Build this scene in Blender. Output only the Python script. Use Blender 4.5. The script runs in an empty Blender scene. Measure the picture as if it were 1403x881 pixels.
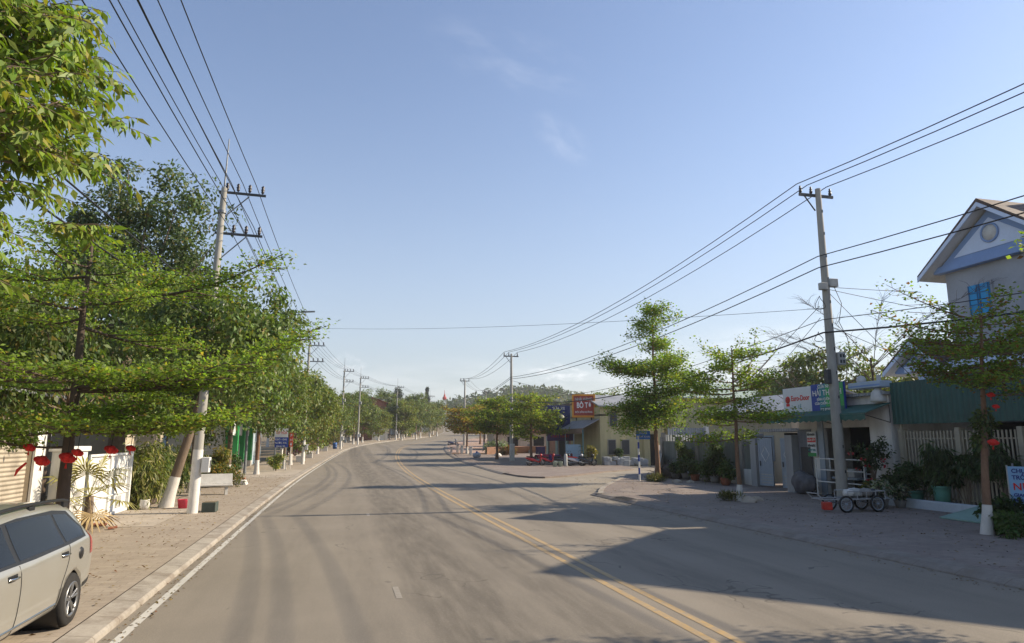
import bpy, bmesh, math, random
import numpy as np
from mathutils import Vector, Matrix, Quaternion
from mathutils.bvhtree import BVHTree
R = math.radians
PI = math.pi
scene = bpy.context.scene
COL = scene.collection
ORG = {}

# ------------------------------------------------------------------ materials
MATS = {}
def nt(name):
    m = bpy.data.materials.new(name); m.use_nodes = True
    t = m.node_tree; b = t.nodes['Principled BSDF']
    return m, t, b
def node(t, typ, **kw):
    n = t.nodes.new(typ)
    for k, v in kw.items():
        if k in n.inputs: n.inputs[k].default_value = v
        else: setattr(n, k, v)
    return n
def rgba(c): return (c[0], c[1], c[2], 1)
def math_(t, op, a, b=None, clamp=False):
    n = t.nodes.new('ShaderNodeMath'); n.operation = op; n.use_clamp = clamp
    for i, v in enumerate((a, b)):
        if v is None: continue
        if isinstance(v, (int, float)): n.inputs[i].default_value = v
        else: t.links.new(v, n.inputs[i])
    return n.outputs[0]
def mixc(t, f, a, b, mode='MIX'):
    n = t.nodes.new('ShaderNodeMix'); n.data_type = 'RGBA'; n.blend_type = mode
    for s, v in ((n.inputs[0], f), (n.inputs[6], a), (n.inputs[7], b)):
        if isinstance(v, (int, float)): s.default_value = v
        elif isinstance(v, tuple): s.default_value = rgba(v)
        else: t.links.new(v, s)
    return n.outputs[2]
def noise(t, vec, scale, detail=4, rough=.6):
    n = t.nodes.new('ShaderNodeTexNoise'); n.inputs['Scale'].default_value = scale
    n.inputs['Detail'].default_value = detail; n.inputs['Roughness'].default_value = rough
    if vec is not None: t.links.new(vec, n.inputs['Vector'])
    return n.outputs['Fac']
def ramp(t, fac, lo, hi):
    n = t.nodes.new('ShaderNodeMapRange'); n.inputs[1].default_value = lo; n.inputs[2].default_value = hi
    n.interpolation_type = 'SMOOTHSTEP'
    t.links.new(fac, n.inputs[0]); return n.outputs[0]
def coords(t, scale=(1, 1, 1)):
    c = t.nodes.new('ShaderNodeTexCoord'); m = t.nodes.new('ShaderNodeMapping')
    m.inputs['Scale'].default_value = scale
    t.links.new(c.outputs['Object'], m.inputs[0]); return m.outputs[0]
def bump(t, b, fac, strength=.3, dist=.02):
    n = t.nodes.new('ShaderNodeBump'); n.inputs['Strength'].default_value = strength; n.inputs['Distance'].default_value = dist
    t.links.new(fac, n.inputs['Height']); t.links.new(n.outputs[0], b.inputs['Normal'])
def mat(name, col, rough=.75, var=.12, scale=3., metal=0., dirt=0., dirtcol=(.08, .06, .04), bmp=.15, stretch=(1, 1, 1), coat=0., spec=.4):
    """plain procedural material: colour with fine and coarse variation, optional dirt blotches, bump"""
    if name in MATS: return MATS[name]
    m, t, b = nt(name)
    v = coords(t, stretch)
    f1 = noise(t, v, scale, 5); f2 = noise(t, v, scale*9, 3)
    f = math_(t, 'ADD', math_(t, 'MULTIPLY', f1, .7), math_(t, 'MULTIPLY', f2, .3))
    lo = tuple(c*(1-var) for c in col); hi = tuple(min(1, c*(1+var)) for c in col)
    c = mixc(t, ramp(t, f, .3, .7), lo, hi)
    if dirt > 0:
        d = math_(t, 'MULTIPLY', ramp(t, noise(t, v, scale*.45, 7, .7), .45, .75), dirt)
        c = mixc(t, d, c, dirtcol)
    t.links.new(c, b.inputs['Base Color'])
    b.inputs['Roughness'].default_value = rough; b.inputs['Metallic'].default_value = metal
    b.inputs['Specular IOR Level'].default_value = spec
    if coat: b.inputs['Coat Weight'].default_value = coat; b.inputs['Coat Roughness'].default_value = .05
    if bmp: bump(t, b, f2, bmp, .01)
    MATS[name] = m; return m
def corrug(name, col, axis, pitch, rough=.5, dirt=.2, depth=.02):
    """corrugated / ribbed sheet: ribs along the other axis"""
    if name in MATS: return MATS[name]
    m, t, b = nt(name)
    c0 = t.nodes.new('ShaderNodeTexCoord'); s = t.nodes.new('ShaderNodeSeparateXYZ'); t.links.new(c0.outputs['Object'], s.inputs[0])
    w = math_(t, 'SINE', math_(t, 'MULTIPLY', s.outputs[axis], 2*PI/pitch))
    v = coords(t)
    f1 = noise(t, v, 1.2, 6)
    c = mixc(t, ramp(t, f1, .35, .75), col, tuple(x*.72 for x in col))
    c = mixc(t, math_(t, 'MULTIPLY', ramp(t, noise(t, v, .6, 8, .7), .5, .8), dirt), c, (.1, .08, .06))
    c = mixc(t, math_(t, 'MULTIPLY', ramp(t, w, .7, 1.), .25), c, (.02, .02, .02))
    t.links.new(c, b.inputs['Base Color']); b.inputs['Roughness'].default_value = rough
    bump(t, b, w, .8, depth); MATS[name] = m; return m
def leafmat(name, trans=.3, rough=.5):
    if name in MATS: return MATS[name]
    m, t, b = nt(name)
    a = t.nodes.new('ShaderNodeVertexColor'); a.layer_name = 'tint'
    t.links.new(a.outputs[0], b.inputs['Base Color']); b.inputs['Roughness'].default_value = rough
    b.inputs['Specular IOR Level'].default_value = .35
    tr = t.nodes.new('ShaderNodeBsdfTranslucent')
    t.links.new(mixc(t, 1., a.outputs[0], (1.3, 1.38, .5), 'MULTIPLY'), tr.inputs[0])
    mx = t.nodes.new('ShaderNodeMixShader'); mx.inputs[0].default_value = trans
    t.links.new(b.outputs[0], mx.inputs[1]); t.links.new(tr.outputs[0], mx.inputs[2])
    t.links.new(mx.outputs[0], t.nodes['Material Output'].inputs[0])
    MATS[name] = m; return m
def pavers(name, c1, c2, mortar, bw, bh, stain=(.05, .04, .03), stainamt=.4, rot=0.):
    if name in MATS: return MATS[name]
    m, t, b = nt(name)
    c0 = t.nodes.new('ShaderNodeTexCoord'); mp = t.nodes.new('ShaderNodeMapping'); mp.inputs['Rotation'].default_value[2] = rot
    t.links.new(c0.outputs['Object'], mp.inputs[0]); v = mp.outputs[0]
    br = t.nodes.new('ShaderNodeTexBrick'); br.inputs['Scale'].default_value = 1
    br.inputs['Brick Width'].default_value = bw; br.inputs['Row Height'].default_value = bh
    br.inputs['Mortar Size'].default_value = .008; br.inputs['Bias'].default_value = 0
    br.inputs['Color1'].default_value = rgba(c1); br.inputs['Color2'].default_value = rgba(c2); br.inputs['Mortar'].default_value = rgba(mortar)
    t.links.new(v, br.inputs['Vector'])
    c = br.outputs['Color']
    n1 = noise(t, v, .55, 8, .68); n2 = noise(t, v, 4, 6)
    c = mixc(t, math_(t, 'MULTIPLY', ramp(t, n1, .42, .72), stainamt), c, stain)
    c = mixc(t, math_(t, 'MULTIPLY', ramp(t, noise(t, v, .33, 9, .72), .55, .75), .55), c, tuple(x*1.25 for x in c1))
    c = mixc(t, math_(t, 'MULTIPLY', ramp(t, n2, .3, .75), .3), c, tuple(x*.5 for x in c1))
    c = mixc(t, math_(t, 'MULTIPLY', ramp(t, noise(t, v, 26, 4, .75), .52, .72), .5), c, tuple(x*.42 for x in c1))
    # leaf litter specks
    vo = t.nodes.new('ShaderNodeTexVoronoi'); vo.inputs['Scale'].default_value = 2.3; t.links.new(v, vo.inputs['Vector'])
    c = mixc(t, math_(t, 'MULTIPLY', math_(t, 'LESS_THAN', vo.outputs['Distance'], .07), .7), c, (.10, .055, .02))
    t.links.new(c, b.inputs['Base Color']); b.inputs['Roughness'].default_value = .85
    bump(t, b, br.outputs['Fac'], -.4, .006)
    MATS[name] = m; return m

# ------------------------------------------------------------------ mesh helpers
class MB:
    def __init__(s): s.v = []; s.f = []; s.m = []; s.smooth = []
    def add(s, vs, fs, mi=0, sm=False):
        o = len(s.v); s.v += [tuple(v) for v in vs]
        for f in fs: s.f.append(tuple(i+o for i in f)); s.m.append(mi); s.smooth.append(sm)
        return s
    def box(s, a, b, mi=0, bev=0.):
        x0, x1 = sorted((a[0], b[0])); y0, y1 = sorted((a[1], b[1])); z0, z1 = sorted((a[2], b[2]))
        if bev <= 0:
            vs = [(x, y, z) for z in (z0, z1) for y in (y0, y1) for x in (x0, x1)]
            return s.add(vs, [(0, 2, 3, 1), (4, 5, 7, 6), (0, 1, 5, 4), (2, 6, 7, 3), (0, 4, 6, 2), (1, 3, 7, 5)], mi)
        bm = bmesh.new(); bmesh.ops.create_cube(bm, size=1)
        for v in bm.verts: v.co = Vector(((v.co.x+.5)*(x1-x0)+x0, (v.co.y+.5)*(y1-y0)+y0, (v.co.z+.5)*(z1-z0)+z0))
        bmesh.ops.bevel(bm, geom=bm.edges[:], offset=min(bev, .45*min(x1-x0, y1-y0, z1-z0)), segments=2, affect='EDGES', profile=.5)
        return s.bm(bm, mi)
    def bm(s, bm, mi=0, sm=False):
        bm.verts.index_update(); s.add([v.co for v in bm.verts], [[v.index for v in f.verts] for f in bm.faces], mi, sm); bm.free(); return s
    def tube(s, pts, r, n=8, mi=0, cap=True, sm=True):
        pts = [Vector(p) for p in pts]; k = len(pts)
        rs = r if isinstance(r, (list, tuple)) else [r]*k
        up = Vector((0, 0, 1)); vs = []
        ref = None
        for i, p in enumerate(pts):
            d = (pts[min(i+1, k-1)]-pts[max(i-1, 0)])
            if d.length < 1e-9: d = Vector((0, 0, 1))
            d.normalize()
            if ref is None:
                ref = d.cross(up)
                if ref.length < .05: ref = d.cross(Vector((1, 0, 0)))
            a = ref - d*ref.dot(d); a.normalize(); ref = a; c = d.cross(a)
            for j in range(n):
                t = 2*PI*j/n; vs.append(p+(a*math.cos(t)+c*math.sin(t))*rs[i])
        fs = [(i*n+j, i*n+(j+1) % n, (i+1)*n+(j+1) % n, (i+1)*n+j) for i in range(k-1) for j in range(n)]
        s.add(vs, fs, mi, sm)
        if cap:
            s.add(vs[:n], [tuple(range(n))[::-1]], mi); s.add(vs[-n:], [tuple(range(n))], mi)
        return s
    def bar(s, a, b, w=.03, mi=0): return s.tube([a, b], w, 6, mi, True, False)
    def prism(s, pts, d, mi=0):
        """extrude closed outline pts by vector d"""
        n = len(pts); d = Vector(d); P = [Vector(p) for p in pts]; vs = P+[p+d for p in P]
        fs = [tuple(range(n))[::-1], tuple(range(n, 2*n))]+[(i, (i+1) % n, n+(i+1) % n, n+i) for i in range(n)]
        return s.add(vs, fs, mi)
    def lathe(s, prof, c=(0, 0, 0), n=16, mi=0, axis='z', sm=True):
        vs = []
        for (r, h) in prof:
            for j in range(n):
                t = 2*PI*j/n; a, b_ = r*math.cos(t), r*math.sin(t)
                p = (a, b_, h) if axis == 'z' else ((h, a, b_) if axis == 'x' else (a, h, b_))
                vs.append((p[0]+c[0], p[1]+c[1], p[2]+c[2]))
        k = len(prof)
        fs = [(i*n+j, i*n+(j+1) % n, (i+1)*n+(j+1) % n, (i+1)*n+j) for i in range(k-1) for j in range(n)]
        return s.add(vs, fs, mi, sm)
    def ball(s, c, r, mi=0, n=10, m=7):
        r = (r, r, r) if isinstance(r, (int, float)) else r
        prof = [(max(1e-4, math.sin(PI*i/m)), -math.cos(PI*i/m)) for i in range(m+1)]
        vs = []
        for (q, h) in prof:
            for j in range(n): t = 2*PI*j/n; vs.append((c[0]+r[0]*q*math.cos(t), c[1]+r[1]*q*math.sin(t), c[2]+r[2]*h))
        fs = [(i*n+j, i*n+(j+1) % n, (i+1)*n+(j+1) % n, (i+1)*n+j) for i in range(m) for j in range(n)]
        return s.add(vs, fs, mi, True)
    def build(s, name, mats, parent=None):
        me = bpy.data.meshes.new(name)
        o0 = Vector(ORG.get(parent.name, (0, 0, 0))) if parent else Vector((0, 0, 0))
        me.from_pydata([tuple(Vector(v)-o0) for v in s.v], [], s.f)
        for m in (mats if isinstance(mats, (list, tuple)) else [mats]): me.materials.append(m)
        me.polygons.foreach_set('material_index', s.m); me.polygons.foreach_set('use_smooth', s.smooth)
        bm = bmesh.new(); bm.from_mesh(me); bmesh.ops.recalc_face_normals(bm, faces=bm.faces); bm.to_mesh(me); bm.free()
        return link(name, me, parent)
def link(name, data, parent=None):
    o = bpy.data.objects.new(name, data); COL.objects.link(o)
    if parent: o.parent = parent; ORG[o.name] = ORG.get(parent.name, (0, 0, 0))
    return o
def tag(o, label=None, cat=None, group=None, kind=None):
    if label: o['label'] = label
    if cat: o['category'] = cat
    if group: o['group'] = group
    if kind: o['kind'] = kind
    return o
def thing(name, label, cat, loc=(0, 0, 0), group=None, local=False):
    o = bpy.data.objects.new(name, None); COL.objects.link(o); o.empty_display_size = .2
    o.location = loc; ORG[o.name] = (0, 0, 0) if local else tuple(loc)
    return tag(o, label, cat, group)
def copy_tree(o, parent=None):
    c = o.copy(); COL.objects.link(c)
    if parent: c.parent = parent
    for ch in [x for x in KIDS.get(o.name, o.children)]: copy_tree(ch, c)
    return c
KIDS = {}
def dup(root, label, loc, rz=0., sc=None, group=None):
    c = copy_tree(root); c.location = loc; c.rotation_euler = (0, 0, rz)
    if sc: c.scale = sc if isinstance(sc, tuple) else (sc, sc, sc)
    c['label'] = label
    if group: c['group'] = group
    return c
FONT_CACHE = {}
def text(body, size, m, parent, loc, right=(0, -1, 0), up=(0, 0, 1), align='CENTER', name='lettering', width=None, bold=0.):
    cu = bpy.data.curves.new('txt', 'FONT'); cu.body = body; cu.size = size; cu.align_x = align; cu.align_y = 'CENTER'; cu.extrude = .003; cu.offset = bold
    ob = bpy.data.objects.new('txt', cu); COL.objects.link(ob)
    dg = bpy.context.evaluated_depsgraph_get(); me = bpy.data.meshes.new_from_object(ob.evaluated_get(dg))
    COL.objects.unlink(ob); bpy.data.objects.remove(ob)
    X = Vector(right).normalized(); Y = Vector(up).normalized(); Z = X.cross(Y)
    sx = 1.
    if width and len(me.vertices):
        xs = [v.co.x for v in me.vertices]; w = max(xs)-min(xs); sx = min(1., width/w) if w > 0 else 1.
    o0 = Vector(loc)-Vector(ORG.get(parent.name, (0, 0, 0)))
    for v in me.vertices: v.co = o0+X*v.co.x*sx+Y*v.co.y+Z*v.co.z
    me.name = name; me.materials.clear(); me.materials.append(m)
    return link(name, me, parent)

# ------------------------------------------------------------------ terrain
_T = [(-80, 0), (36, 0), (50, .02), (67, .15), (85, .5), (110, 1.4), (150, 2.5), (200, 3.6), (260, 5.6), (350, 9.6), (420, 12.), (520, 13.), (2500, 13.)]
YS = [-80, -40, -20] + [float(y) for y in range(-10, 40, 5)] + [40+2.5*i for i in range(66)] + [205.+10*i for i in range(32)] + [600, 900, 1400, 2500]
def _smooth(y):
    x = [p[0] for p in _T]; z = [p[1] for p in _T]
    return float(np.mean(np.interp(np.linspace(y-6, y+6, 13), x, z)))
YZ = [_smooth(y) if 36 < y < 500 else float(np.interp(y, [p[0] for p in _T], [p[1] for p in _T])) for y in YS]
def zg(y): return float(np.interp(y, YS, YZ))
_B = [(-80, 0), (30, 0), (45, .15), (60, .6), (75, 1.3), (90, 2.3), (105, 3.9), (118, 6.2), (132, 9.6), (150, 15.2), (175, 22), (200, 29), (260, 41.), (346, 53), (430, 62), (600, 78)]
def bend(y):
    return float(np.mean(np.interp(np.linspace(y-7, y+7, 15), [p[0] for p in _B], [p[1] for p in _B])))
def strip(name, a, b, y0, y1, dz, m, kind='structure', th=0., parent=None):
    ys = sorted(set([y for y in YS if y0 < y < y1]+[y0, y1]))
    g = MB(); vs = []
    fa = a if callable(a) else (lambda y: a); fb = b if callable(b) else (lambda y: b)
    for y in ys:
        B = bend(y); z = zg(y)+dz
        vs += [(fa(y)+B, y, z), (fb(y)+B, y, z)]
    n = len(ys)
    g.add(vs, [(2*i, 2*i+1, 2*i+3, 2*i+2) for i in range(n-1)])
    o = g.build(name, m, parent)
    if kind: o['kind'] = kind
    return o
def sheet(name, poly, dz, m, th=0., kind='structure'):
    """horizontal polygon that follows the terrain; th>0 gives it side walls down"""
    bm = bmesh.new()
    vs = [bm.verts.new((p[0], p[1], 0)) for p in poly]; bm.faces.new(vs)
    lo = min(p[1] for p in poly); hi = max(p[1] for p in poly)
    if th:
        r = bmesh.ops.extrude_face_region(bm, geom=bm.faces[:])
        for e in r['geom']:
            if isinstance(e, bmesh.types.BMVert): e.co.z = -th
    for y in YS:
        if lo < y < hi: bmesh.ops.bisect_plane(bm, geom=bm.verts[:]+bm.edges[:]+bm.faces[:], plane_co=(0, y, 0), plane_no=(0, 1, 0))
    for v in bm.verts: v.co.z += zg(v.co.y)+dz
    bmesh.ops.triangulate(bm, faces=[f for f in bm.faces if len(f.verts) > 4])
    g = MB(); g.bm(bm); o = g.build(name, m); o['kind'] = kind; return o

# ------------------------------------------------------------------ foliage
def leaf_mesh(name, pos, d, nrm, L, W, cols, m):
    """one diamond leaf per row: pos base, d direction, nrm normal (N,3); L, W (N,)"""
    d = d/np.linalg.norm(d, axis=1, keepdims=True)
    s = np.cross(nrm, d); s /= (np.linalg.norm(s, axis=1, keepdims=True)+1e-9)
    n = np.cross(d, s)
    L = L[:, None]; W = W[:, None]
    q = np.stack([pos, pos+d*L*.45+s*W*.5+n*W*.12, pos+d*L-n*L*.12, pos+d*L*.45-s*W*.5+n*W*.12], axis=1).reshape(-1, 3)
    N = len(pos)
    me = bpy.data.meshes.new(name)
    me.vertices.add(4*N); me.vertices.foreach_set('co', q.astype(np.float32).ravel())
    me.loops.add(4*N); me.loops.foreach_set('vertex_index', np.arange(4*N, dtype=np.int32))
    me.polygons.add(N); me.polygons.foreach_set('loop_start', np.arange(0, 4*N, 4, dtype=np.int32))
    me.update(calc_edges=True)
    at = me.color_attributes.new('tint', 'FLOAT_COLOR', 'POINT')
    c4 = np.ones((N, 4)); c4[:, :3] = cols
    at.data.foreach_set('color', np.repeat(c4, 4, axis=0).astype(np.float32).ravel())
    me.materials.append(m); me.validate(); return me
def leaf_cols(rng, N, base, var=.3, alt=None, altp=.1):
    b = np.array(base)[None, :]*(1+var*(rng.random((N, 1))*2-1))
    b = b*(1+.12*(rng.random((N, 3))*2-1))
    if alt is not None:
        k = rng.random(N) < altp; b[k] = np.array(alt)*(1+var*(rng.random((k.sum(), 1))*2-1))
    return b
def unit(a): return a/(np.linalg.norm(a, axis=1, keepdims=True)+1e-9)
def cluster_leaves(rng, centers, rad, per, L, W, base, var=.3, alt=None, altp=.08, droop=.2, upb=.5, clumpvar=.25, name='foliage', m=None, flat=1.):
    C = np.array(centers); k = len(C); rad = np.broadcast_to(np.array(rad), (k,))
    N = k*per; idx = np.repeat(np.arange(k), per)
    off = unit(rng.normal(size=(N, 3)))*(rng.random((N, 1))**.45)
    off[:, 2] *= flat
    pos = C[idx]+off*rad[idx][:, None]
    d = unit(off+rng.normal(size=(N, 3))*.6+np.array([0, 0, -droop*2]))
    nrm = unit(off*.7+rng.normal(size=(N, 3))*.6+np.array([0, 0, upb]))
    cl = 1+clumpvar*(rng.random((k, 1))*2-1)
    cols = leaf_cols(rng, N, base, var, alt, altp)*cl[idx]
    LL = L*(.7+.6*rng.random(N)); WW = W*(.7+.6*rng.random(N))
    return leaf_mesh(name, pos, d, nrm, LL, WW, np.clip(cols, 0, 1), m or leafmat('leaf'))
def blob_centers(rng, n, c, r, seed_lobes=7, hollow=.35):
    """cluster centres in an irregular crown: a few offset lobes inside an ellipsoid"""
    c = np.array(c, float); r = np.array(r, float)
    lob = unit(rng.normal(size=(seed_lobes, 3)))*(.35+.35*rng.random((seed_lobes, 1)))
    lr = .38+.25*rng.random(seed_lobes)
    out = []
    while len(out) < n:
        i = rng.integers(seed_lobes)
        u = unit(rng.normal(size=(1, 3)))[0]*(hollow+(1-hollow)*rng.random()**.5)
        p = lob[i]+u*lr[i]
        out.append(c+p*r)
    return np.array(out)
# ------------------------------------------------------------------ camera, light, sky
YAW = R(14.); F = 930.; PITCH = math.atan(163/930.); H = 2.5
cam = bpy.data.cameras.new('camera'); camo = link('camera', cam)
cam.sensor_width = 36; cam.lens = 36*F/1403.; cam.clip_start = .1; cam.clip_end = 6000
camo.location = (0, 0, H); camo.rotation_euler = (PI/2+PITCH, 0, -YAW)
scene.camera = camo
SUN_EL = R(31.9); SUN_AZ = R(91.5)          # azimuth from +Y towards +X
sd = Vector((math.sin(SUN_AZ)*math.cos(SUN_EL), math.cos(SUN_AZ)*math.cos(SUN_EL), math.sin(SUN_EL)))
sl = bpy.data.lights.new('sun', 'SUN'); sl.energy = 3.7; sl.angle = R(.5); sl.color = (1, .86, .66)
so = link('sun', sl); so.rotation_euler = sd.to_track_quat('Z', 'Y').to_euler(); so.location = (60, 0, 60)
w = bpy.data.worlds.new('World'); scene.world = w; w.use_nodes = True; t = w.node_tree
bg = t.nodes['Background']; bg.inputs[1].default_value = .096
sky = t.nodes.new('ShaderNodeTexSky'); sky.sky_type = 'NISHITA'; sky.sun_disc = False
sky.sun_elevation = SUN_EL; sky.sun_rotation = SUN_AZ; sky.altitude = 0; sky.air_density = 1.; sky.dust_density = .35; sky.ozone_density = 2.2
tc = t.nodes.new('ShaderNodeTexCoord'); gen = tc.outputs['Generated']
def ray(px, py):
    r = px-701.5; v = 440.5-py
    fw = F*math.cos(PITCH)-v*math.sin(PITCH); up = v*math.cos(PITCH)+F*math.sin(PITCH)
    return Vector((r*math.cos(YAW)+fw*math.sin(YAW), fw*math.cos(YAW)-r*math.sin(YAW), up)).normalized()
def cloud(c, px, py, rx, ry, tilt, amount, sc, lo=.45, hi=.75):
    """thin cloud: soft elliptical patch of the sky dome around one direction, broken up by noise"""
    d = ray(px, py); u = Vector((d.y, -d.x, 0)).normalized(); v = u.cross(d)
    u2 = u*math.cos(tilt)+v*math.sin(tilt); v2 = v*math.cos(tilt)-u*math.sin(tilt)
    def dot(vec):
        n = t.nodes.new('ShaderNodeVectorMath'); n.operation = 'DOT_PRODUCT'; t.links.new(gen, n.inputs[0]); n.inputs[1].default_value = vec; return n.outputs['Value']
    a = math_(t, 'DIVIDE', dot(u2), rx); b_ = math_(t, 'DIVIDE', dot(v2), ry)
    rr = math_(t, 'ADD', math_(t, 'MULTIPLY', a, a), math_(t, 'MULTIPLY', b_, b_))
    mask = math_(t, 'MULTIPLY', ramp(t, rr, 1., 0.), math_(t, 'GREATER_THAN', dot(d), 0))
    cmb = t.nodes.new('ShaderNodeCombineXYZ'); t.links.new(a, cmb.inputs[0]); t.links.new(b_, cmb.inputs[1])
    nn = ramp(t, noise(t, cmb.outputs[0], sc, 6, .6), lo, hi)
    return mixc(t, math_(t, 'MULTIPLY', math_(t, 'MULTIPLY', mask, nn), amount), c, (7.6, 7.6, 7.8))
c = sky.outputs[0]
hs = t.nodes.new('ShaderNodeHueSaturation'); hs.inputs['Saturation'].default_value = .93; hs.inputs['Hue'].default_value = .504; t.links.new(c, hs.inputs['Color']); c = hs.outputs[0]
# pale dry season haze low in the sky
sz = t.nodes.new('ShaderNodeSeparateXYZ'); t.links.new(gen, sz.inputs[0])
hz = math_(t, 'SUBTRACT', 1., math_(t, 'DIVIDE', math_(t, 'MAXIMUM', sz.outputs[2], 0.), .62), True)
hz = math_(t, 'MULTIPLY', math_(t, 'POWER', hz, 2.4), .92)
c = mixc(t, hz, c, (2.98, 3.08, 3.15))
c = cloud(c, 770, 190, .06, .03, -.7, .15, 1.2, .3, .95)
c = cloud(c, 700, 80, .14, .05, -.3, .09, 1.4, .4, .8)
c = cloud(c, 474, 500, .035, .022, 0, .35, 2.2, .4, .8)
c = cloud(c, 765, 512, .06, .02, 0, .5, 2.5, .4, .75)
c = cloud(c, 640, 530, .35, .05, 0, .22, 2.2, .3, .8)
c = cloud(c, 1000, 500, .25, .06, .1, .4, 1.8, .35, .75)
t.links.new(c, bg.inputs[0])
scene.view_settings.view_transform = 'Standard'; scene.view_settings.look = 'None'
scene.view_settings.exposure = 1.03; scene.view_settings.gamma = 1; scene.view_settings.use_curve_mapping = False
scene.cycles.max_bounces = 6; scene.cycles.transparent_max_bounces = 6; scene.cycles.diffuse_bounces = 3

# ------------------------------------------------------------------ ground, road, pavements
m, t, b = nt('ground_dirt'); v = coords(t)
c = mixc(t, ramp(t, noise(t, v, .25, 8, .65), .4, .65), (.19, .135, .085), (.10, .10, .04))
c = mixc(t, ramp(t, noise(t, v, 2.5, 6), .35, .7), c, (.25, .185, .12), 'MIX'); 
c = mixc(t, .5, c, (.15, .12, .07))
t.links.new(c, b.inputs['Base Color']); b.inputs['Roughness'].default_value = .95
M_dirt = m
g = MB(); xs = [-1800, -600, -200, -80, -40, -20, 0, 20, 40, 80, 200, 600, 1800]
vs = [(x, y, zg(y)-.03) for y in YS for x in xs]; nx = len(xs)
g.add(vs, [(j*nx+i, j*nx+i+1, (j+1)*nx+i+1, (j+1)*nx+i) for j in range(len(YS)-1) for i in range(nx-1)])
o = g.build('ground', M_dirt); o['kind'] = 'structure'

def asphalt(name, base, tracks=True):
    m, t, b = nt(name)
    c0 = t.nodes.new('ShaderNodeTexCoord'); v = c0.outputs['Object']
    s = t.nodes.new('ShaderNodeSeparateXYZ'); t.links.new(v, s.inputs[0])
    mp = t.nodes.new('ShaderNodeMapping'); mp.inputs['Scale'].default_value = (1, .045, 1); t.links.new(v, mp.inputs[0])
    streak = noise(t, mp.outputs[0], .95, 5, .6)
    mp2 = t.nodes.new('ShaderNodeMapping'); mp2.inputs['Scale'].default_value = (1, .12, 1); t.links.new(v, mp2.inputs[0])
    streak2 = noise(t, mp2.outputs[0], 4., 4, .6)
    big = noise(t, v, .22, 7, .65); fine = noise(t, v, 60, 3, .7); mid = noise(t, v, 7, 5, .7)
    c = mixc(t, ramp(t, big, .3, .7), tuple(x*.9 for x in base), tuple(x*1.1 for x in base))
    if tracks:
        x = s.outputs[0]
        for (cx, wd, amt) in ((2.0, .9, .78), (3.6, .6, .66), (-.9, .4, .18), (.55, .35, .22), (6.4, .6, .42), (8.2, .5, .34), (9.9, .45, .18)):
            u = math_(t, 'DIVIDE', math_(t, 'SUBTRACT', math_(t, 'ADD', x, math_(t, 'MULTIPLY', math_(t, 'SUBTRACT', streak, .5), 1.2)), cx), wd)
            k = ramp(t, math_(t, 'MULTIPLY', u, u), 1.6, 0.)
            c = mixc(t, math_(t, 'MULTIPLY', math_(t, 'MULTIPLY', k, amt), ramp(t, streak2, .1, .75)), c, tuple(x*.30 for x in base))
    c = mixc(t, math_(t, 'MULTIPLY', ramp(t, streak2, .45, .8), .18), c, tuple(x*.55 for x in base))
    c = mixc(t, math_(t, 'MULTIPLY', ramp(t, streak, .5, .8), .25), c, tuple(min(1, x*1.3) for x in base))
    c = mixc(t, math_(t, 'MULTIPLY', ramp(t, fine, .35, .7), .6), c, tuple(x*.5 for x in base))
    c = mixc(t, math_(t, 'MULTIPLY', ramp(t, mid, .58, .78), .25), c, tuple(x*.6 for x in base))
    gr = noise(t, v, 22, 4, .75)
    c = mixc(t, math_(t, 'MULTIPLY', ramp(t, gr, .5, .75), .35), c, tuple(x*1.35 for x in base))
    # small dark patches and spots
    vo = t.nodes.new('ShaderNodeTexVoronoi'); vo.inputs['Scale'].default_value = .55; t.links.new(mp2.outputs[0], vo.inputs['Vector'])
    sp = t.nodes.new('ShaderNodeMapping'); sp.inputs['Scale'].default_value = (1.6, .9, 1); t.links.new(v, sp.inputs[0])
    vo2 = t.nodes.new('ShaderNodeTexVoronoi'); vo2.inputs['Scale'].default_value = .5; t.links.new(sp.outputs[0], vo2.inputs['Vector'])
    c = mixc(t, math_(t, 'MULTIPLY', math_(t, 'LESS_THAN', math_(t, 'ADD', vo2.outputs['Distance'], math_(t, 'MULTIPLY', mid, .12)), .115), .55), c, tuple(x*.45 for x in base))
    # cracks
    vc = t.nodes.new('ShaderNodeTexVoronoi'); vc.feature = 'DISTANCE_TO_EDGE'; vc.inputs['Scale'].default_value = .32
    dv = t.nodes.new('ShaderNodeVectorMath'); dv.operation = 'ADD'; t.links.new(v, dv.inputs[0])
    nz = t.nodes.new('ShaderNodeTexNoise'); nz.inputs['Scale'].default_value = 1.4; t.links.new(v, nz.inputs['Vector']); t.links.new(nz.outputs['Color'], dv.inputs[1]); t.links.new(dv.outputs[0], vc.inputs['Vector'])
    ck = math_(t, 'MULTIPLY', math_(t, 'LESS_THAN', vc.outputs['Distance'], .006), math_(t, 'GREATER_THAN', big, .53))
    c = mixc(t, math_(t, 'MULTIPLY', ck, .7), c, tuple(x*.4 for x in base))
    t.links.new(c, b.inputs['Base Color']); b.inputs['Roughness'].default_value = .86; b.inputs['Specular IOR Level'].default_value = .3
    bump(t, b, fine, .35, .008)
    return m, t, b, c, mid
A_BASE = (.262, .228, .182)
M_road = asphalt('asphalt', A_BASE)[0]
strip('road', -2.95, 11.75, -20, 430, 0., M_road)
def paint(name, col, wear=.45):
    m, t, b = nt(name); v = coords(t)
    f = ramp(t, noise(t, v, 6, 8, .75), .40-.12*wear, .62+.3*(1-wear))
    c = mixc(t, math_(t, 'MULTIPLY', f, wear+.15), col, A_BASE)
    c = mixc(t, math_(t, 'MULTIPLY', ramp(t, noise(t, v, .7, 6, .7), .45, .7), .35), c, tuple(x*.6 for x in col))
    t.links.new(c, b.inputs['Base Color']); b.inputs['Roughness'].default_value = .7; return m
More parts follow.
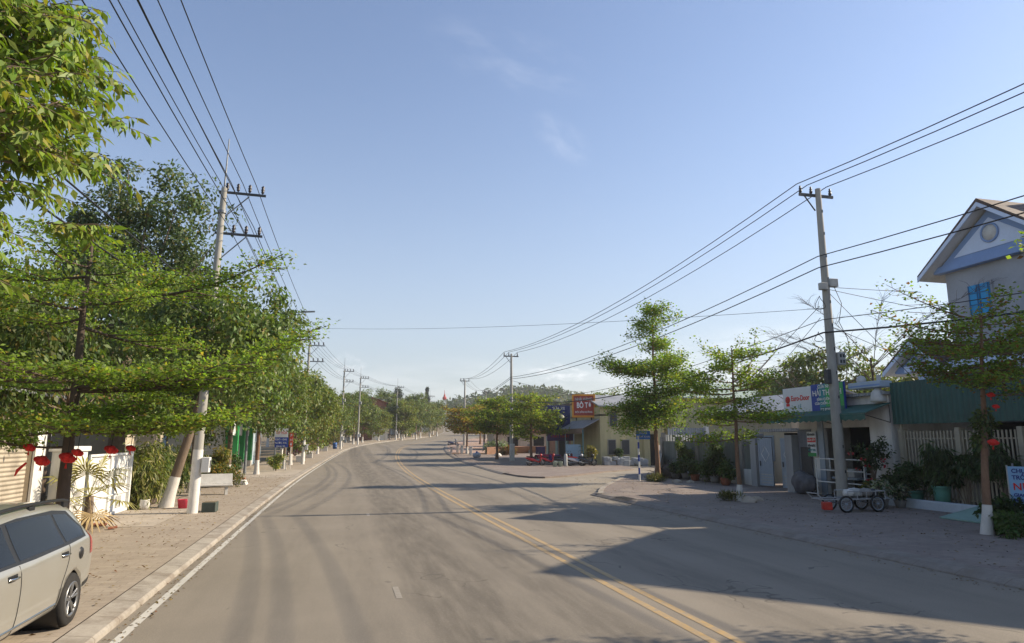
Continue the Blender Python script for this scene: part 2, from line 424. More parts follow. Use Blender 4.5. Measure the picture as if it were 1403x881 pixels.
M_yel = paint('yellow_road_paint', (.47, .30, .10), .75); M_wht = paint('white_road_paint', (.55, .53, .48), .15); M_worn = paint('worn_white_paint', (.36, .33, .28), 1.)
for a in (4.60, 4.93): strip('yellow_centre_line', a, a+.13, -20, 260, .004, M_yel)
strip('white_edge_line', -2.70, -2.58, -20, 260, .004, M_wht)
for y in (11.6, 24): strip('lane_dash', .98, 1.08, y, y+.9, .004, M_worn)

# concrete kerb with joints
def kerbmat(name, col, L=1.0):
    m, t, b = nt(name); c0 = t.nodes.new('ShaderNodeTexCoord'); v = c0.outputs['Object']
    s = t.nodes.new('ShaderNodeSeparateXYZ'); t.links.new(v, s.inputs[0])
    fr = math_(t, 'FRACT', math_(t, 'DIVIDE', s.outputs[1], L))
    n1 = noise(t, v, 1.6, 8, .7)
    c = mixc(t, ramp(t, n1, .35, .7), col, tuple(x*.62 for x in col))
    c = mixc(t, math_(t, 'MULTIPLY', ramp(t, noise(t, v, .8, 9, .75), .45, .65), .6), c, (.22, .17, .125))
    c = mixc(t, math_(t, 'MULTIPLY', ramp(t, noise(t, v, 14, 4, .7), .5, .8), .45), c, tuple(x*.5 for x in col))
    c = mixc(t, math_(t, 'MULTIPLY', math_(t, 'LESS_THAN', fr, .025), .6), c, (.14, .11, .08))
    t.links.new(c, b.inputs['Base Color']); b.inputs['Roughness'].default_value = .85; return m
M_kerb = kerbmat('kerb_concrete', (.37, .33, .275))
M_kerbd = kerbmat('kerb_concrete_worn', (.235, .205, .175))
def kerb(name, prof, y0, y1, m):
    ys = sorted(set([y for y in YS if y0 < y < y1]+[y0, y1])); g = MB(); vs = []; k = len(prof)
    for y in ys:
        B = bend(y); z = zg(y); vs += [(x+B, y, z+h) for (x, h) in prof]
    g.add(vs, [(i*k+j, i*k+j+1, (i+1)*k+j+1, (i+1)*k+j) for i in range(len(ys)-1) for j in range(k-1)])
    g.add(vs[:k], [tuple(range(k))]); g.add(vs[-k:], [tuple(range(k))])
    o = g.build(name, m); o['kind'] = 'structure'; return o
kerb('kerb', [(-2.86, -.02), (-2.865, .055), (-2.90, .085), (-3.22, .122), (-3.24, -.02)], -20, 200, M_kerb)
kerb('kerb', [(11.33, -.02), (11.36, .03), (11.55, .11), (11.95, .125), (11.97, -.02)], -20, 30.6, M_kerbd)
kerb('kerb', [(11.33, -.02), (11.36, .03), (11.55, .11), (11.95, .125), (11.97, -.02)], 50, 170, M_kerbd)
M_pavL = pavers('pavement_tiles_beige', (.40, .335, .26), (.34, .28, .215), (.27, .22, .17), .4, .2, (.24, .19, .14), .5)
M_pavR = pavers('pavement_bricks_brown', (.25, .195, .165), (.20, .16, .138), (.14, .115, .10), .3, .15, (.33, .29, .24), .5)
M_pavF = pavers('pavement_tiles_pink', (.42, .29, .22), (.38, .25, .19), (.26, .19, .15), .4, .4, (.27, .2, .15), .3)
M_conc = mat('concrete_slab', (.40, .345, .28), .85, .16, 1.2, dirt=.45, dirtcol=(.17, .13, .09))
M_concd = mat('concrete_grey', (.27, .25, .225), .85, .18, 1.6, dirt=.5, dirtcol=(.09, .08, .07))
strip('pavement', -8.6, -3.24, -20, 200, .12, M_pavL)
# pale concrete entrance aprons on the left pavement
strip('entrance_apron', -7.9, -5.0, 21.6, 26.6, .128, M_conc)
strip('entrance_apron', -7.9, -3.25, 47.5, 58., .128, M_conc)
kr = [(11.96, 30.6), (12.2, 31.3), (13.6, 34.4), (16.1, 38.9), (19.4, 44.7), (22.3, 47.3), (30, 50.2), (46, 53)]
sheet('pavement', [(11.96, -20), (24.5, -20), (24.5, 30), (25, 44), (46, 47)]+kr[::-1], .118, M_pavR, .14)
# kerb along the side street corner
g = MB(); pts = [Vector((p[0], p[1], 0)) for p in [(11.6, 29.9)]+kr]
for i in range(len(pts)-1):
    for j in range(3):
        a = pts[i].lerp(pts[i+1], j/3); c_ = pts[i].lerp(pts[i+1], (j+1)/3)
        n_ = Vector((-(c_-a).y, (c_-a).x, 0)).normalized()*.16
        za, zc = zg(a.y), zg(c_.y)
        q = [a+n_, c_+n_, c_-n_*.5, a-n_*.5]
        g.add([(p.x, p.y, z_-.03) for p, z_ in zip(q, (za, zc, zc, za))]+[(p.x, p.y, z_+.13) for p, z_ in zip(q, (za, zc, zc, za))],
              [(4, 5, 6, 7), (0, 1, 5, 4), (2, 3, 7, 6), (1, 2, 6, 5), (3, 0, 4, 7)])
g.build('kerb', M_kerb)['kind'] = 'structure'
# drain grate at the corner
g = MB(); 
for k in range(9): g.box((11.42+.0*k, 26.6+.16*k, .131), (11.92, 26.68+.16*k, .137))
g.build('drain_grate', mat('dark_iron', (.03, .028, .026), .6, .2))['kind'] = 'structure'
M_side = mat('side_street_concrete', (.27, .235, .185), .9, .16, .5, dirt=.45, dirtcol=(.20, .15, .10))
sheet('side_street', [(11.7, 29.5), (60, 29.5), (60, 62.2), (24.2, 62.2), (10.9, 62.2), (11.3, 50)], -.012, M_side)
nedge = [(11.97, 50), (12.1, 47), (12.6, 45.2), (13.4, 44.6), (15.5, 46), (20.2, 51), (24, 54), (25.5, 58)]
sheet('pavement', nedge+[(25.5, 90), (22, 90), (12.3+bend(90)-.1, 90), (12.1+bend(80)-.1, 80), (12+bend(70), 70), (11.97+bend(60), 60)], .10, M_pavR, .13)
sheet('pavement', [(11.97+bend(y), y) for y in range(91, 171, 5)]+[(38+bend(y), y) for y in range(166, 90, -5)], .11, M_pavF, .13)
# ------------------------------------------------------------------ trees
M_bark = mat('bark_grey_brown', (.17, .125, .09), .9, .25, 5, bmp=.6, stretch=(1, 1, .3), dirt=.4, dirtcol=(.06, .045, .03))
M_barkr = mat('bark_red_brown', (.20, .115, .07), .9, .25, 5, bmp=.6, stretch=(1, 1, .3), dirt=.3, dirtcol=(.07, .04, .025))
M_barkd = mat('bark_dark', (.09, .065, .05), .9, .25, 5, bmp=.6, stretch=(1, 1, .3))
M_lime = mat('lime_whitewash', (.60, .575, .53), .85, .1, 3, dirt=.35, dirtcol=(.35, .28, .2))
M_leaf = leafmat('leaf', .36); M_leafg = leafmat('leaf_glossy', .34, .5); M_leaft = leafmat('leaf_thin', .55, .6)
G_MID = (.145, .19, .052); G_DARK = (.06, .10, .028); G_TERM = (.16, .205, .034); G_NEAR = (.19, .265, .048)
def trunk_mb(h, r0, r1, lean=(0, 0), rng=None, n=10):
    pts = []; rs = []
    for i in range(9):
        u = i/8; wob = .04*math.sin(i*1.9)*h*.06
        pts.append((lean[0]*u+wob, lean[1]*u-wob*.6, h*u)); rs.append(r0+(r1-r0)*u+(r0*.45 if i == 0 else 0))
    return MB().tube(pts, rs, n)
def whitewash(parent, h, r0, r1, H_, lean, rng, m=None):
    """painted lower band, a skin just proud of the bark"""
    pts = []; rs = []
    for i in range(6):
        u = i/5*h/H_; k = u*8; wob = .04*math.sin(min(k, 8)*1.9)*H_*.06 if k >= .99 else .04*math.sin(k*1.9)*H_*.06*1.
        a = int(k); f_ = k-a
        w0 = .04*math.sin(a*1.9)*H_*.06; w1 = .04*math.sin((a+1)*1.9)*H_*.06; wob = w0+(w1-w0)*f_
        pts.append((lean[0]*u+wob, lean[1]*u-wob*.6, H_*u)); 
        ra = r0+(r1-r0)*a/8+(r0*.45 if a == 0 else 0); rb = r0+(r1-r0)*(a+1)/8
        rs.append(ra+(rb-ra)*f_+.012)
    MB().tube(pts, rs, 10, cap=False).build('whitewash', m or M_lime, parent)
def broadleaf(label, loc, h, cz, cr, seed, n=110, per=60, L=.2, W=.09, base=G_MID, alt=(.22, .17, .04), altp=.06, white=1.1, r0=.16, lean=(0, 0), rad=.62, group=None, bark=None, droop=.3, name='street_tree', m=None, rz=0., lobes=8, cat='tree', cxy=(0, 0)):
    rng = np.random.default_rng(seed)
    t_ = thing(name, label, cat, (loc[0], loc[1], loc[2] if len(loc) > 2 else zg(loc[1])), group, local=True)
    th = cz-cr[2]*.55
    tm = trunk_mb(th, r0, r0*.62, lean)
    C = blob_centers(rng, n, (lean[0]*1.15+cxy[0], lean[1]*1.15+cxy[1], cz), cr, lobes)
    top = Vector((lean[0], lean[1], th))
    pick = rng.choice(n, min(n, 22), replace=False)
    for i in pick:
        e = Vector(C[i]); mid = top.lerp(e, .5)+Vector((0, 0, -.12*(e-top).length))
        tm.tube([top-Vector((0, 0, .15)), top.lerp(mid, .5), mid, e], [r0*.42, r0*.33, r0*.2, .015], 6)
    tm.build('trunk', bark or M_bark, t_)
    if white: whitewash(t_, white, r0, r0*.62, th, lean, rng)
    me = cluster_leaves(rng, C, rad*(.7+.6*rng.random(n)), per, L, W, base, .32, alt, altp, droop, .5, .3, 'crown', m or M_leaf, .8)
    link('crown', me, t_)
    return t_
def terminalia(label, loc, layers, seed, r0=.1, white=0., leaf=(.11, .06), per=9, base=G_TERM, alt=(.30, .24, .05), altp=.07, topz=None, step=.2, bark=None, group=None, name='umbrella_tree', extra=(), spread=.15, bare=0., lean=(0, 0), rise=.12, thick=.2, jit=.24):
    """tall slim trunk with whorls of nearly horizontal boughs carrying flat sprays of small leaves"""
    rng = np.random.default_rng(seed)
    t_ = thing(name, label, 'tree', (loc[0], loc[1], loc[2] if len(loc) > 2 else zg(loc[1])), group, local=True)
    top = topz or layers[-1][0]+.5
    tm = trunk_mb(top, r0, r0*.22, lean); tufts = []
    def along(P, s0):
        out = []; acc = 0
        for a, b in zip(P[:-1], P[1:]):
            L_ = (b-a).length; k = max(1, int(L_/step))
            for i in range(k): out.append(a.lerp(b, (i+rng.random())/k))
        return out
    def bough(z, az, L_, rs, fol=1., rr=None):
        P = []; ph = rng.random()*6
        bx, by = lean[0]*z/top, lean[1]*z/top
        for i in range(8):
            u = i/7; a2 = az+.10*math.sin(u*4+ph)
            P.append(Vector((bx+math.cos(a2)*L_*u, by+math.sin(a2)*L_*u, z+rs*L_*(u**1.4)-.05*L_*math.sin(u*PI))))
        rad = (rr or max(.012, min(r0*.42, L_*.013)))
        tm.tube(P, [rad*(1-.8*i/7) for i in range(8)], 5)
        ns = max(4, int(L_/.30))
        for k in range(ns):
            u = .16+.84*(k+rng.random()*.5)/ns; i = min(6, int(u*7)); q = P[i].lerp(P[i+1], u*7-i)
            sgn = 1 if k % 2 else -1
            sl = L_*(.40*(1-u)+.13)*(.7+.5*rng.random()); a2 = az+sgn*R(38+22*rng.random())
            e = q+Vector((math.cos(a2)*sl, math.sin(a2)*sl, sl*(.05+.12*rng.random())))
            m_ = q.lerp(e, .5)+Vector((0, 0, -.02*sl))
            tm.tube([q, m_, e], [rad*.45*(1-.6*u), rad*.3*(1-.6*u), .004], 4, cap=False)
            if rng.random() < fol: tufts.extend(along([q.lerp(m_, .25), m_, e], 0))
            if sl > .7:
                for sg2 in (1, -1):
                    a3 = a2+sg2*R(40); s2 = sl*.42; qq = m_; e2 = qq+Vector((math.cos(a3)*s2, math.sin(a3)*s2, s2*.12))
                    tm.tube([qq, e2], [rad*.2, .003], 4, cap=False)
                    if rng.random() < fol: tufts.extend(along([qq, e2], 0))
        if fol > 0: tufts.extend([p for p in along(P[1:], 0)])
    for (z, R_, nb) in layers:
        off = rng.random()*6
        for b_ in range(nb):
            bough(z+rng.normal()*jit, off+2*PI*b_/nb+rng.normal()*.22, R_*(.55+.55*rng.random()), rise+rng.normal()*(.02+.35*jit), 1-bare)
    for (z, az, L_, rs, fol) in extra: bough(z, az, L_, rs, fol)
    tm.build('trunk', bark or M_barkr, t_)
    if white: whitewash(t_, white, r0, r0*.22, top, lean, rng)
    C = np.array([tuple(p) for p in tufts]); k = len(C); N = k*per; idx = np.repeat(np.arange(k), per)
    off = rng.normal(size=(N, 3))*np.array([spread, spread, thick*.55])+np.array([0, 0, thick*.4])
    pos = C[idx]+off
    d = unit(rng.normal(size=(N, 3))*np.array([1, 1, .35])+np.array([0, 0, .15]))
    nrm = unit(rng.normal(size=(N, 3))*.8+np.array([.35, 0, .9]))
    cl = 1+.38*(rng.random((k, 1))*2-1)
    cols = np.clip(leaf_cols(rng, N, base, .3, alt, altp)*cl[idx], 0, 1)
    me = leaf_mesh('crown', pos, d, nrm, leaf[0]*(.7+.6*rng.random(N)), leaf[1]*(.7+.6*rng.random(N)), cols, M_leaft)
    link('crown', me, t_)
    return t_

# --- left side
# near broadleaf tree: long drooping leaves on hanging twigs
def near_tree():
    rng = np.random.default_rng(5)
    t_ = thing('broadleaf_tree', 'nearest tree at the top left with long drooping bright green leaves above the car', 'tree', (-6.3, 7.2, 0), local=True)
    tm = trunk_mb(4.3, .2, .13)
    C = blob_centers(rng, 1000, (1.15, .6, 7.3), (2.9, 3.3, 3.7), 14, .2)
    C = C[(C[:, 2] > 4.+1.7*np.clip(C[:, 0]-2.3, 0, 9)) & (C[:, 0] < 3.25)]
    top = Vector((0, 0, 4.2)); k = len(C)
    pos = []; dr = []
    for i in range(k):
        c0 = Vector(C[i])
        if i % 5 == 0:
            mid = top.lerp(c0, .55)+Vector((0, 0, .25)); tm.tube([top, top.lerp(mid, .5), mid, c0], [.07, .05, .03, .008], 5)
        for s_ in range(5):
            u = Vector(rng.normal(size=3)); u.z = abs(u.z)*.4-.15; u = (u.normalized()+Vector((c0.x*.25, (c0.y-.6)*.2, 0))).normalized()
            tl = .35+.35*rng.random(); P = [c0+u*tl*q+Vector((0, 0, -.22*tl*q*q)) for q in (0, .35, .7, 1)]
            tm.tube(P, [.008, .006, .005, .003], 4, cap=False)
            side = u.cross(Vector((0, 0, 1))).normalized()
            for q in np.linspace(.15, 1, 11):
                p = c0+u*tl*q+Vector((0, 0, -.22*tl*q*q)); sg = 1 if rng.random() < .5 else -1
                pos.append(p); dr.append(u*.45+side*sg*.6+Vector((0, 0, -.75))+Vector(rng.normal(size=3))*.3)
    tm.build('trunk', M_bark, t_)
    pos = np.array([tuple(p) for p in pos]); d = unit(np.array([tuple(p) for p in dr])); N = len(pos)
    nrm = unit(rng.normal(size=(N, 3))*.5+np.array([.5, 0, .8]))
    cols = leaf_cols(rng, N, G_NEAR, .38, (.26, .24, .05), .12)
    me = leaf_mesh('crown', pos, d, nrm, .17*(.7+.6*rng.random(N)),   .06*(.75+.5*rng.random(N)), cols, M_leafg)
    link('crown', me, t_)
near_tree()
T1 = terminalia('layered umbrella tree behind the silver car, with red decorations hung under its lowest boughs', (-5.25, 15.5), [(2.8, 2.4, 4), (3.7, 3.6, 4), (5.2, 2.9, 4), (5.95, 2.6, 4), (6.5, 1.5, 3)], 11,
    r0=.14, leaf=(.085, .052), per=17, step=.17, rise=.08, thick=.13, topz=6.9, bark=M_barkd, base=(.175, .25, .05), extra=[(3.5, -.05, 4.7, .32, 1.), (3.6, -.6, 4.2, .06, 1), (2.85, -1.2, 3.0, -.03, 1), (2.85, -.4, 3.0, .02, 1), (2.7, -.1, 3.6, .16, 1), (2.7, .25, 3.2, .12, 1), (2.7, -2.7, 2.6, 0., 1), (5.5, -.05, 3.9, .24, 1.), (3.75, -1.5, 3.4, .02, 1)])
rowlab = 'trees along the left pavement'
broadleaf('leaning tree with a whitewashed foot beside the concrete power pole', (-6.05, 27.6), 8, 6.3, (3.1, 3.1, 2.7), 21, n=190, per=75, L=.19, W=.105, r0=.19, lean=(1.1, .0), white=1.2, group=rowlab, altp=.04, base=(.135, .19, .055), droop=.45, cxy=(.4, -1.4))
broadleaf('tall dark green tree rising above all others on the left, behind the power pole', (-10.2, 36), 16, 11., (3.9, 3.6, 5.2), 22, n=270, per=75, L=.24, W=.12, base=(.09, .13, .05), r0=.4, white=0, rad=.72, altp=.03, name='tall_tree', lobes=14)
broadleaf('full green tree standing behind the white stone bench', (-6.6, 35.), 9, 6.0, (3.7, 3.6, 3.5), 23, n=200, per=65, L=.19, W=.115, r0=.17, group=rowlab, base=(.125, .18, .055), droop=.35)
broadleaf('tree with a thick whitewashed foot behind the round topiary bush', (-6.3, 43.5), 9.5, 6.2, (3.9, 3.8, 3.6), 24, n=200, per=60, L=.22, W=.1, r0=.17, group=rowlab, base=(.08, .115, .026), droop=.5)
broadleaf('reddish trunked street tree before the green and white shopfront', (-5.6, 51.5), 9.5, 6.2, (3.7, 3.8, 3.6), 25, n=200, per=55, L=.24, W=.11, r0=.16, group=rowlab, bark=M_barkr)
rl = ['street tree just before the blue and white signboard', 'street tree between the blue signboard and the purple bougainvillea', 'street tree beside the second power pole on the left', 'street tree just past the second power pole on the left', 'street tree two past the second power pole on the left', 'street tree beside the third power pole on the left',
      'street tree just past the third power pole on the left', 'street tree at the start of the bend on the left', 'street tree a little way into the bend on the left', 'street tree just before the small white gate arch', 'street tree right beside the small white gate arch', 'street tree just beyond the small white gate arch', 'street tree on the left where the road starts to climb', 'last street tree on the left before the road vanishes']
ys_ = [59.5, 67, 75, 83, 91, 99, 107, 115, 123, 132, 142, 154, 168, 184]
protos = []
for i, (y, lb) in enumerate(zip(ys_, rl)):
    if i < 4:
        p_ = broadleaf(lb, (-5.0+bend(y)-.3*(i % 2), y), 9, 5.5, (3.6, 3.7, 3.5), 30+i, n=170, per=44, L=.3, W=.15, r0=.15, group=rowlab, base=[(.145, .19, .052), (.125, .17, .052), (.165, .20, .05), (.118, .165, .048)][i], altp=.1)
        protos.append(p_)
    else:
        q_ = protos[i % 4]
        dup(q_, lb, (-5.2+bend(y)-.5*(i % 2), y, zg(y)), i*1.7, (1., 1., [.95, 1.02, .9, 1.][i % 4]), rowlab)
# second rank behind the left compounds
bl = 'dense green tree growing behind the left compound walls'
k = 0
for (x, y, s, hs_) in [(-13, 24, 1., 1.0), (-16, 31, 1.1, 1.), (-12.5, 43, 1.1, 1.05), (-13.5, 52, 1.0, 1.1), (-14, 63, 1.1, 1.), (-13, 75, 1.1, 1.05), (-14, 88, 1.15, 1.05), (-12, 101, 1.1, 1.), (-11, 114, 1.2, 1.05), (-8, 127, 1.2, 1.), (-5, 140, 1.2, 1.1), (2, 146, 1.2, 1.), (5, 166, 1.25, 1.05), (10, 182, 1.3, 1.1), (13, 152, 1.1, 1.), (17, 160, 1.1, 1.), (14, 172, 1.1, 1.), (20, 178, 1.2, 1.1), (24, 190, 1.2, 1.), (18, 195, 1.2, 1.1), (28, 205, 1.2, 1.), (1, 132, 1.1, .9), (20, 215, 1.3, 1.), (29, 222, 1.2, 1.), (-19, 40, 1.2, 1.1), (-19, 16, 1.1, 1.)]:
    dup(protos[k % 4], bl, (x, y, zg(y)), k*2.3, (s, s, s*hs_), 'trees behind the left compounds'); k += 1
# far slope trees
rng0 = np.random.default_rng(99)
far_p = broadleaf('far off rounded tree on the rising ground past the bend', (30, 230), 9, 5.6, (3.8, 3.8, 3.6), 60, n=70, per=34, L=.7, W=.45, rad=.9, r0=.2, white=0, base=(.055, .082, .03), group='far off trees past the bend', name='far_tree')
for i in range(120):
    y = 185+rng0.random()**1.4*245; off = (rng0.random()*2-1)
    side = -1 if i % 2 else 1
    x = bend(y)+4.5+side*(10.5+abs(off)*(34 if side < 0 else 40))
    dup(far_p, 'far off rounded tree on the rising ground past the bend', (x, y, zg(y)), rng0.random()*6, (.9+.5*rng0.random(), .9+.5*rng0.random(), .75+.55*rng0.random()), 'far off trees past the bend')
for i in range(16):   # trees closing the view where the road goes out of sight
    y = 425+i*6; dup(far_p, 'far off rounded tree on the rising ground past the bend', (bend(y)-2+rng0.random()*16, y, zg(y)), i*1.3, (1.5, 1.5, 1.3+.4*rng0.random()), 'far off trees past the bend')
# cypress and conifer
def cone_tree(label, x, y, z0, h, r, seed, name, base, n=90, tiers=False, pw=.8):
    rng = np.random.default_rng(seed); t_ = thing(name, label, 'tree', (x, y, z0), local=True)
    MB().tube([(0, 0, 0), (0, 0, h*.95)], [.3, .05], 6).build('trunk', M_barkd, t_)
    C = []
    for i in range(n):
        u = rng.random()**1.2; a = rng.random()*6.28; rr = r*(1-u)**pw*(.75+.3*rng.random())*(.55+.45*math.sin(u*26)**2 if tiers else 1)*min(1, u*6+.4)
        C.append((rr*math.cos(a), rr*math.sin(a), h*(.06+.94*u)))
    link('crown', cluster_leaves(rng, C, r*.33, 36, .6, .35, base, .3, None, 0, -.3, .4, .3, 'crown', M_leaf), t_)
cone_tree('slim dark cypress on the skyline past the bend', 36.3, 300, 7.5, 17.8, 1.6, 71, 'cypress', (.03, .045, .025), 110)
cone_tree('tiered conifer on the skyline beside the red roofed house', 20.5, 262, 6, 15.5, 4.2, 72, 'conifer', (.04, .06, .03), 120, True)

broadleaf('bushy broad leaved tree behind the beige shuttered wall', (-9.8, 18.6), 8, 5.6, (2.8, 3.4, 3.0), 28, n=170, per=60, L=.2, W=.09, r0=.17, white=0, base=(.13, .175, .04), droop=.6)
broadleaf('small leafy tree spreading over the beige shutter beside the white gate pillar', (-7.15, 21.0), 5, 4.1, (1.5, 3.4, 1.5), 29, n=90, per=60, L=.19, W=.09, r0=.08, white=0, base=(.09, .13, .04), droop=.5, cxy=(-.1, -2.2))
broadleaf('bushy broad leaved tree behind the white gate and the layered tree', (-9.2, 25.2), 8, 5.9, (2.6, 3.6, 3.2), 27, n=170, per=60, L=.22, W=.095, r0=.17, white=0, base=(.13, .18, .04), droop=.7)
# --- right side
R1 = terminalia('slim umbrella tree hung with red decorations on the near right pavement', (16.3, 14.7), [(3.9, 1.8, 5), (4.5, 2.2, 6), (5.0, 2.2, 6), (5.5, 1.7, 5)], 81, jit=.3, r0=.115, white=.85, leaf=(.10, .066), per=16, step=.18, topz=5.9,
    alt=(.24, .11, .035), altp=.16, base=(.17, .235, .042), lean=(.65, 0), extra=[(5.4, 2.6, 2.6, .32, .15), (5.8, 2.9, 2.4, .42, .1), (5.1, 2.9, 2.4, .12, 1.), (5.2, .1, 2.6, .3, .9)])
R2 = terminalia('sparse umbrella tree with bare upper twigs in front of the metal gates', (15.65, 25.), [(3.1, 2.7, 6), (3.5, 2.5, 6), (4.4, 2.2, 5), (5.2, 1.7, 5), (6.0, 1.1, 4)], 82, jit=.36, r0=.105, white=.75, leaf=(.12, .075), per=12, step=.2, topz=6.3,
    base=(.18, .25, .042), extra=[(4.7, .25, 2.9, .75, 0.), (4.9, .5, 2.7, .9, .05), (4.5, -.05, 2.9, .5, .1), (5.4, .9, 2., .8, .15), (5.8, 2.6, 1.4, .6, .5), (4.4, 3.0, 2.7, .1, 1.), (4.6, 2.6, 2.6, .2, 1)])
R3 = terminalia('tallest umbrella tree on the right, beside the striped street sign post', (18.4, 38.), [(3.9, 2.3, 6), (4.6, 2.7, 6), (5.4, 2.5, 6), (6.7, 3.1, 7), (7.2, 2.4, 5), (8.5, 1.8, 6), (9.1, 1.5, 5), (9.8, 1.0, 5)], 83, r0=.15, white=0, leaf=(.15, .095), per=16, step=.2, topz=10.2, base=(.16, .235, .044),
    extra=[(6.6, 3.1, 3.6, .1, .9), (4.1, 3.3, 2.6, -.5, 1), (4.1, 2.6, 2.6, -.4, 1), (4.2, 4.2, 2.3, -.5, 1), (4.0, 3.8, 2.7, -.45, 1), (4.0, .3, 2.2, -.35, 1), (4.6, 3.0, 3.0, -.15, 1)], spread=.22, thick=.36, jit=.45)
R4 = terminalia('broad umbrella tree shading the motorbikes in front of the blue shop', (18.4, 66.), [(3.2, 3.2, 7), (4.0, 3.5, 7), (4.9, 3.4, 7), (5.8, 2.9, 6), (6.6, 2.0, 6)], 84, r0=.16, leaf=(.24, .14), per=7, step=.3, base=(.18, .225, .042), topz=7., spread=.28, thick=.3)
R5 = terminalia('wide umbrella tree standing behind the right roadside power pole', (17.2, 76.), [(3.2, 3.8, 7), (4.0, 4.2, 7), (4.9, 4.0, 7), (5.8, 3.2, 6), (6.6, 2.2, 5)], 85, r0=.16, leaf=(.26, .15), per=7, step=.32, base=(.15, .20, .04), topz=7.2, spread=.3, thick=.3,)
R6 = terminalia('rust tinged umbrella tree on the paved corner island, with white painted foot', (16.3, 90.), [(3.0, 3.6, 7), (3.9, 3.9, 7), (4.8, 3.6, 6), (5.6, 2.6, 6)], 86, r0=.15, white=1., leaf=(.28, .16), per=7, step=.34, base=(.20, .20, .045), alt=(.32, .18, .06), altp=.4, topz=6.2, spread=.3, thick=.3)
dup(R6, 'umbrella tree behind the rust tinged one, farther round the corner island', (21.5, 104, zg(104)), 2., (1, 1, 1.1), 'trees on the right past the shops')
dup(R5, 'green umbrella tree overhanging the road beyond the corner island', (24.5, 122, zg(122)), 1., 1.05, 'trees on the right past the shops')
dup(R5, 'green umbrella tree on the right where the road bends away', (32, 140, zg(140)), 3., 1.1, 'trees on the right past the shops')
for i, (x, y) in enumerate([(27, 100), (30, 112), (36, 126), (40, 142), (45, 158), (52, 176), (36, 108), (48, 130), (60, 150), (33, 92), (45, 98), (58, 112)]):
    dup(protos[i % 4], 'dense green tree behind the shops and yard on the right', (x, y, zg(y)), i*1.9, .68+.05*(i % 4), 'trees behind the right side yard')
for i, (x, y, s, lb) in enumerate([(37, 45, 1.12, 'round dark tree on the skyline right of the right utility pole'), (42.5, 44.5, 1.1, 'round dark tree touching the left edge of the gabled house'), (34.5, 46.5, .86, 'dark tree showing above the white shop sign'), (29, 72, .9, 'tree behind the yellow house'), (41, 60, 1.05, 'tree behind the grey compound wall on the right')]):
    dup(protos[(i+1) % 4], lb, (x, y, zg(y)), i*2.7, s)
def bare_tree(label, loc, h, seed, n=9):
    rng = np.random.default_rng(seed); t_ = thing('bare_tree', label, 'tree', loc, local=True); g = MB()
    g.tube([(0, 0, 0), (.05, 0, h*.3), (0, .08, h*.55)], [.09, .06, .035], 8); g2 = MB()
    for i in range(n):
        az = 2*PI*i/n+rng.normal()*.2; L_ = h*(.38+.14*rng.random()); z0 = h*(.35+.2*rng.random()); P = []
        for j in range(7):
            u = j/6; P.append(Vector((math.cos(az)*L_*u, math.sin(az)*L_*u, z0+L_*(.95*u-.38*u*u))))
        g.tube(P, [.02*(1-.8*j/6) for j in range(7)], 5)
        for j in range(44):
            u = .25+.75*rng.random(); q = P[min(5, int(u*6))].lerp(P[min(6, int(u*6)+1)], u*6 % 1)
            a2 = az+rng.normal()*.8; s = .5+.6*rng.random()
            g2.tube([q, q+Vector((math.cos(a2)*s*.5, math.sin(a2)*s*.5, s*.35)), q+Vector((math.cos(a2)*s, math.sin(a2)*s, s*.4))], [.007, .005, .003], 3, cap=False)
    g.v and g.add(g2.v, g2.f); g.build('trunk', M_barkd, t_)
# tree standing outside the right edge of the photograph, whose shade falls across the road
dup(R1, 'slim umbrella tree nearest on the right pavement, beyond the blue advertising board', (13.0, 6.4, 0), 2.2, .95)
bare_tree('leafless tree with feathery twigs between the shop roof and the gabled house', (24.0, 26.6, 0), 11.5, 91)
bare_tree('leafless spindly tree behind the metal gates', (25.2, 33., 0), 9.5, 92, 6)
# forested hill on the far right
g = MB(); nxh, nyh = 42, 14; vs = []
for j in range(nyh):
    for i in range(nxh):
        x = 20+i*14; y = 400+j*20; u = (x-20)/574; v_ = j/(nyh-1)
        hh = 32*math.sin(PI*min(1, max(0, v_)))**.8*min(1, u*5)*(.75+.12*math.sin(x*.021)+.08*math.sin(x*.05+1))
        vs.append((x, y, 12.5+hh+(0 if 0 < j < nyh-1 else -2)))
g.add(vs, [(j*nxh+i, j*nxh+i+1, (j+1)*nxh+i+1, (j+1)*nxh+i) for j in range(nyh-1) for i in range(nxh-1)], 0, True)
g.build('hill', mat('hill_ground', (.07, .085, .035), .95, .3, .05))['kind'] = 'structure'
rngh = np.random.default_rng(7); C = []
for i in range(2600):
    a = vs[rngh.integers(0, nxh*(nyh//2+1))]; C.append((a[0]+rngh.normal()*8, a[1]+rngh.normal()*11, a[2]+1.+rngh.random()*2.5))
o = link('forest', cluster_leaves(rngh, C, 3.0, 16, 2.4, 1.8, (.06, .088, .034), .3, (.12, .11, .04), .12, 0, .6, .3, 'forest', M_leaf)); tag(o, 'far wooded hillside above the shop roofs', 'forest', kind='stuff')
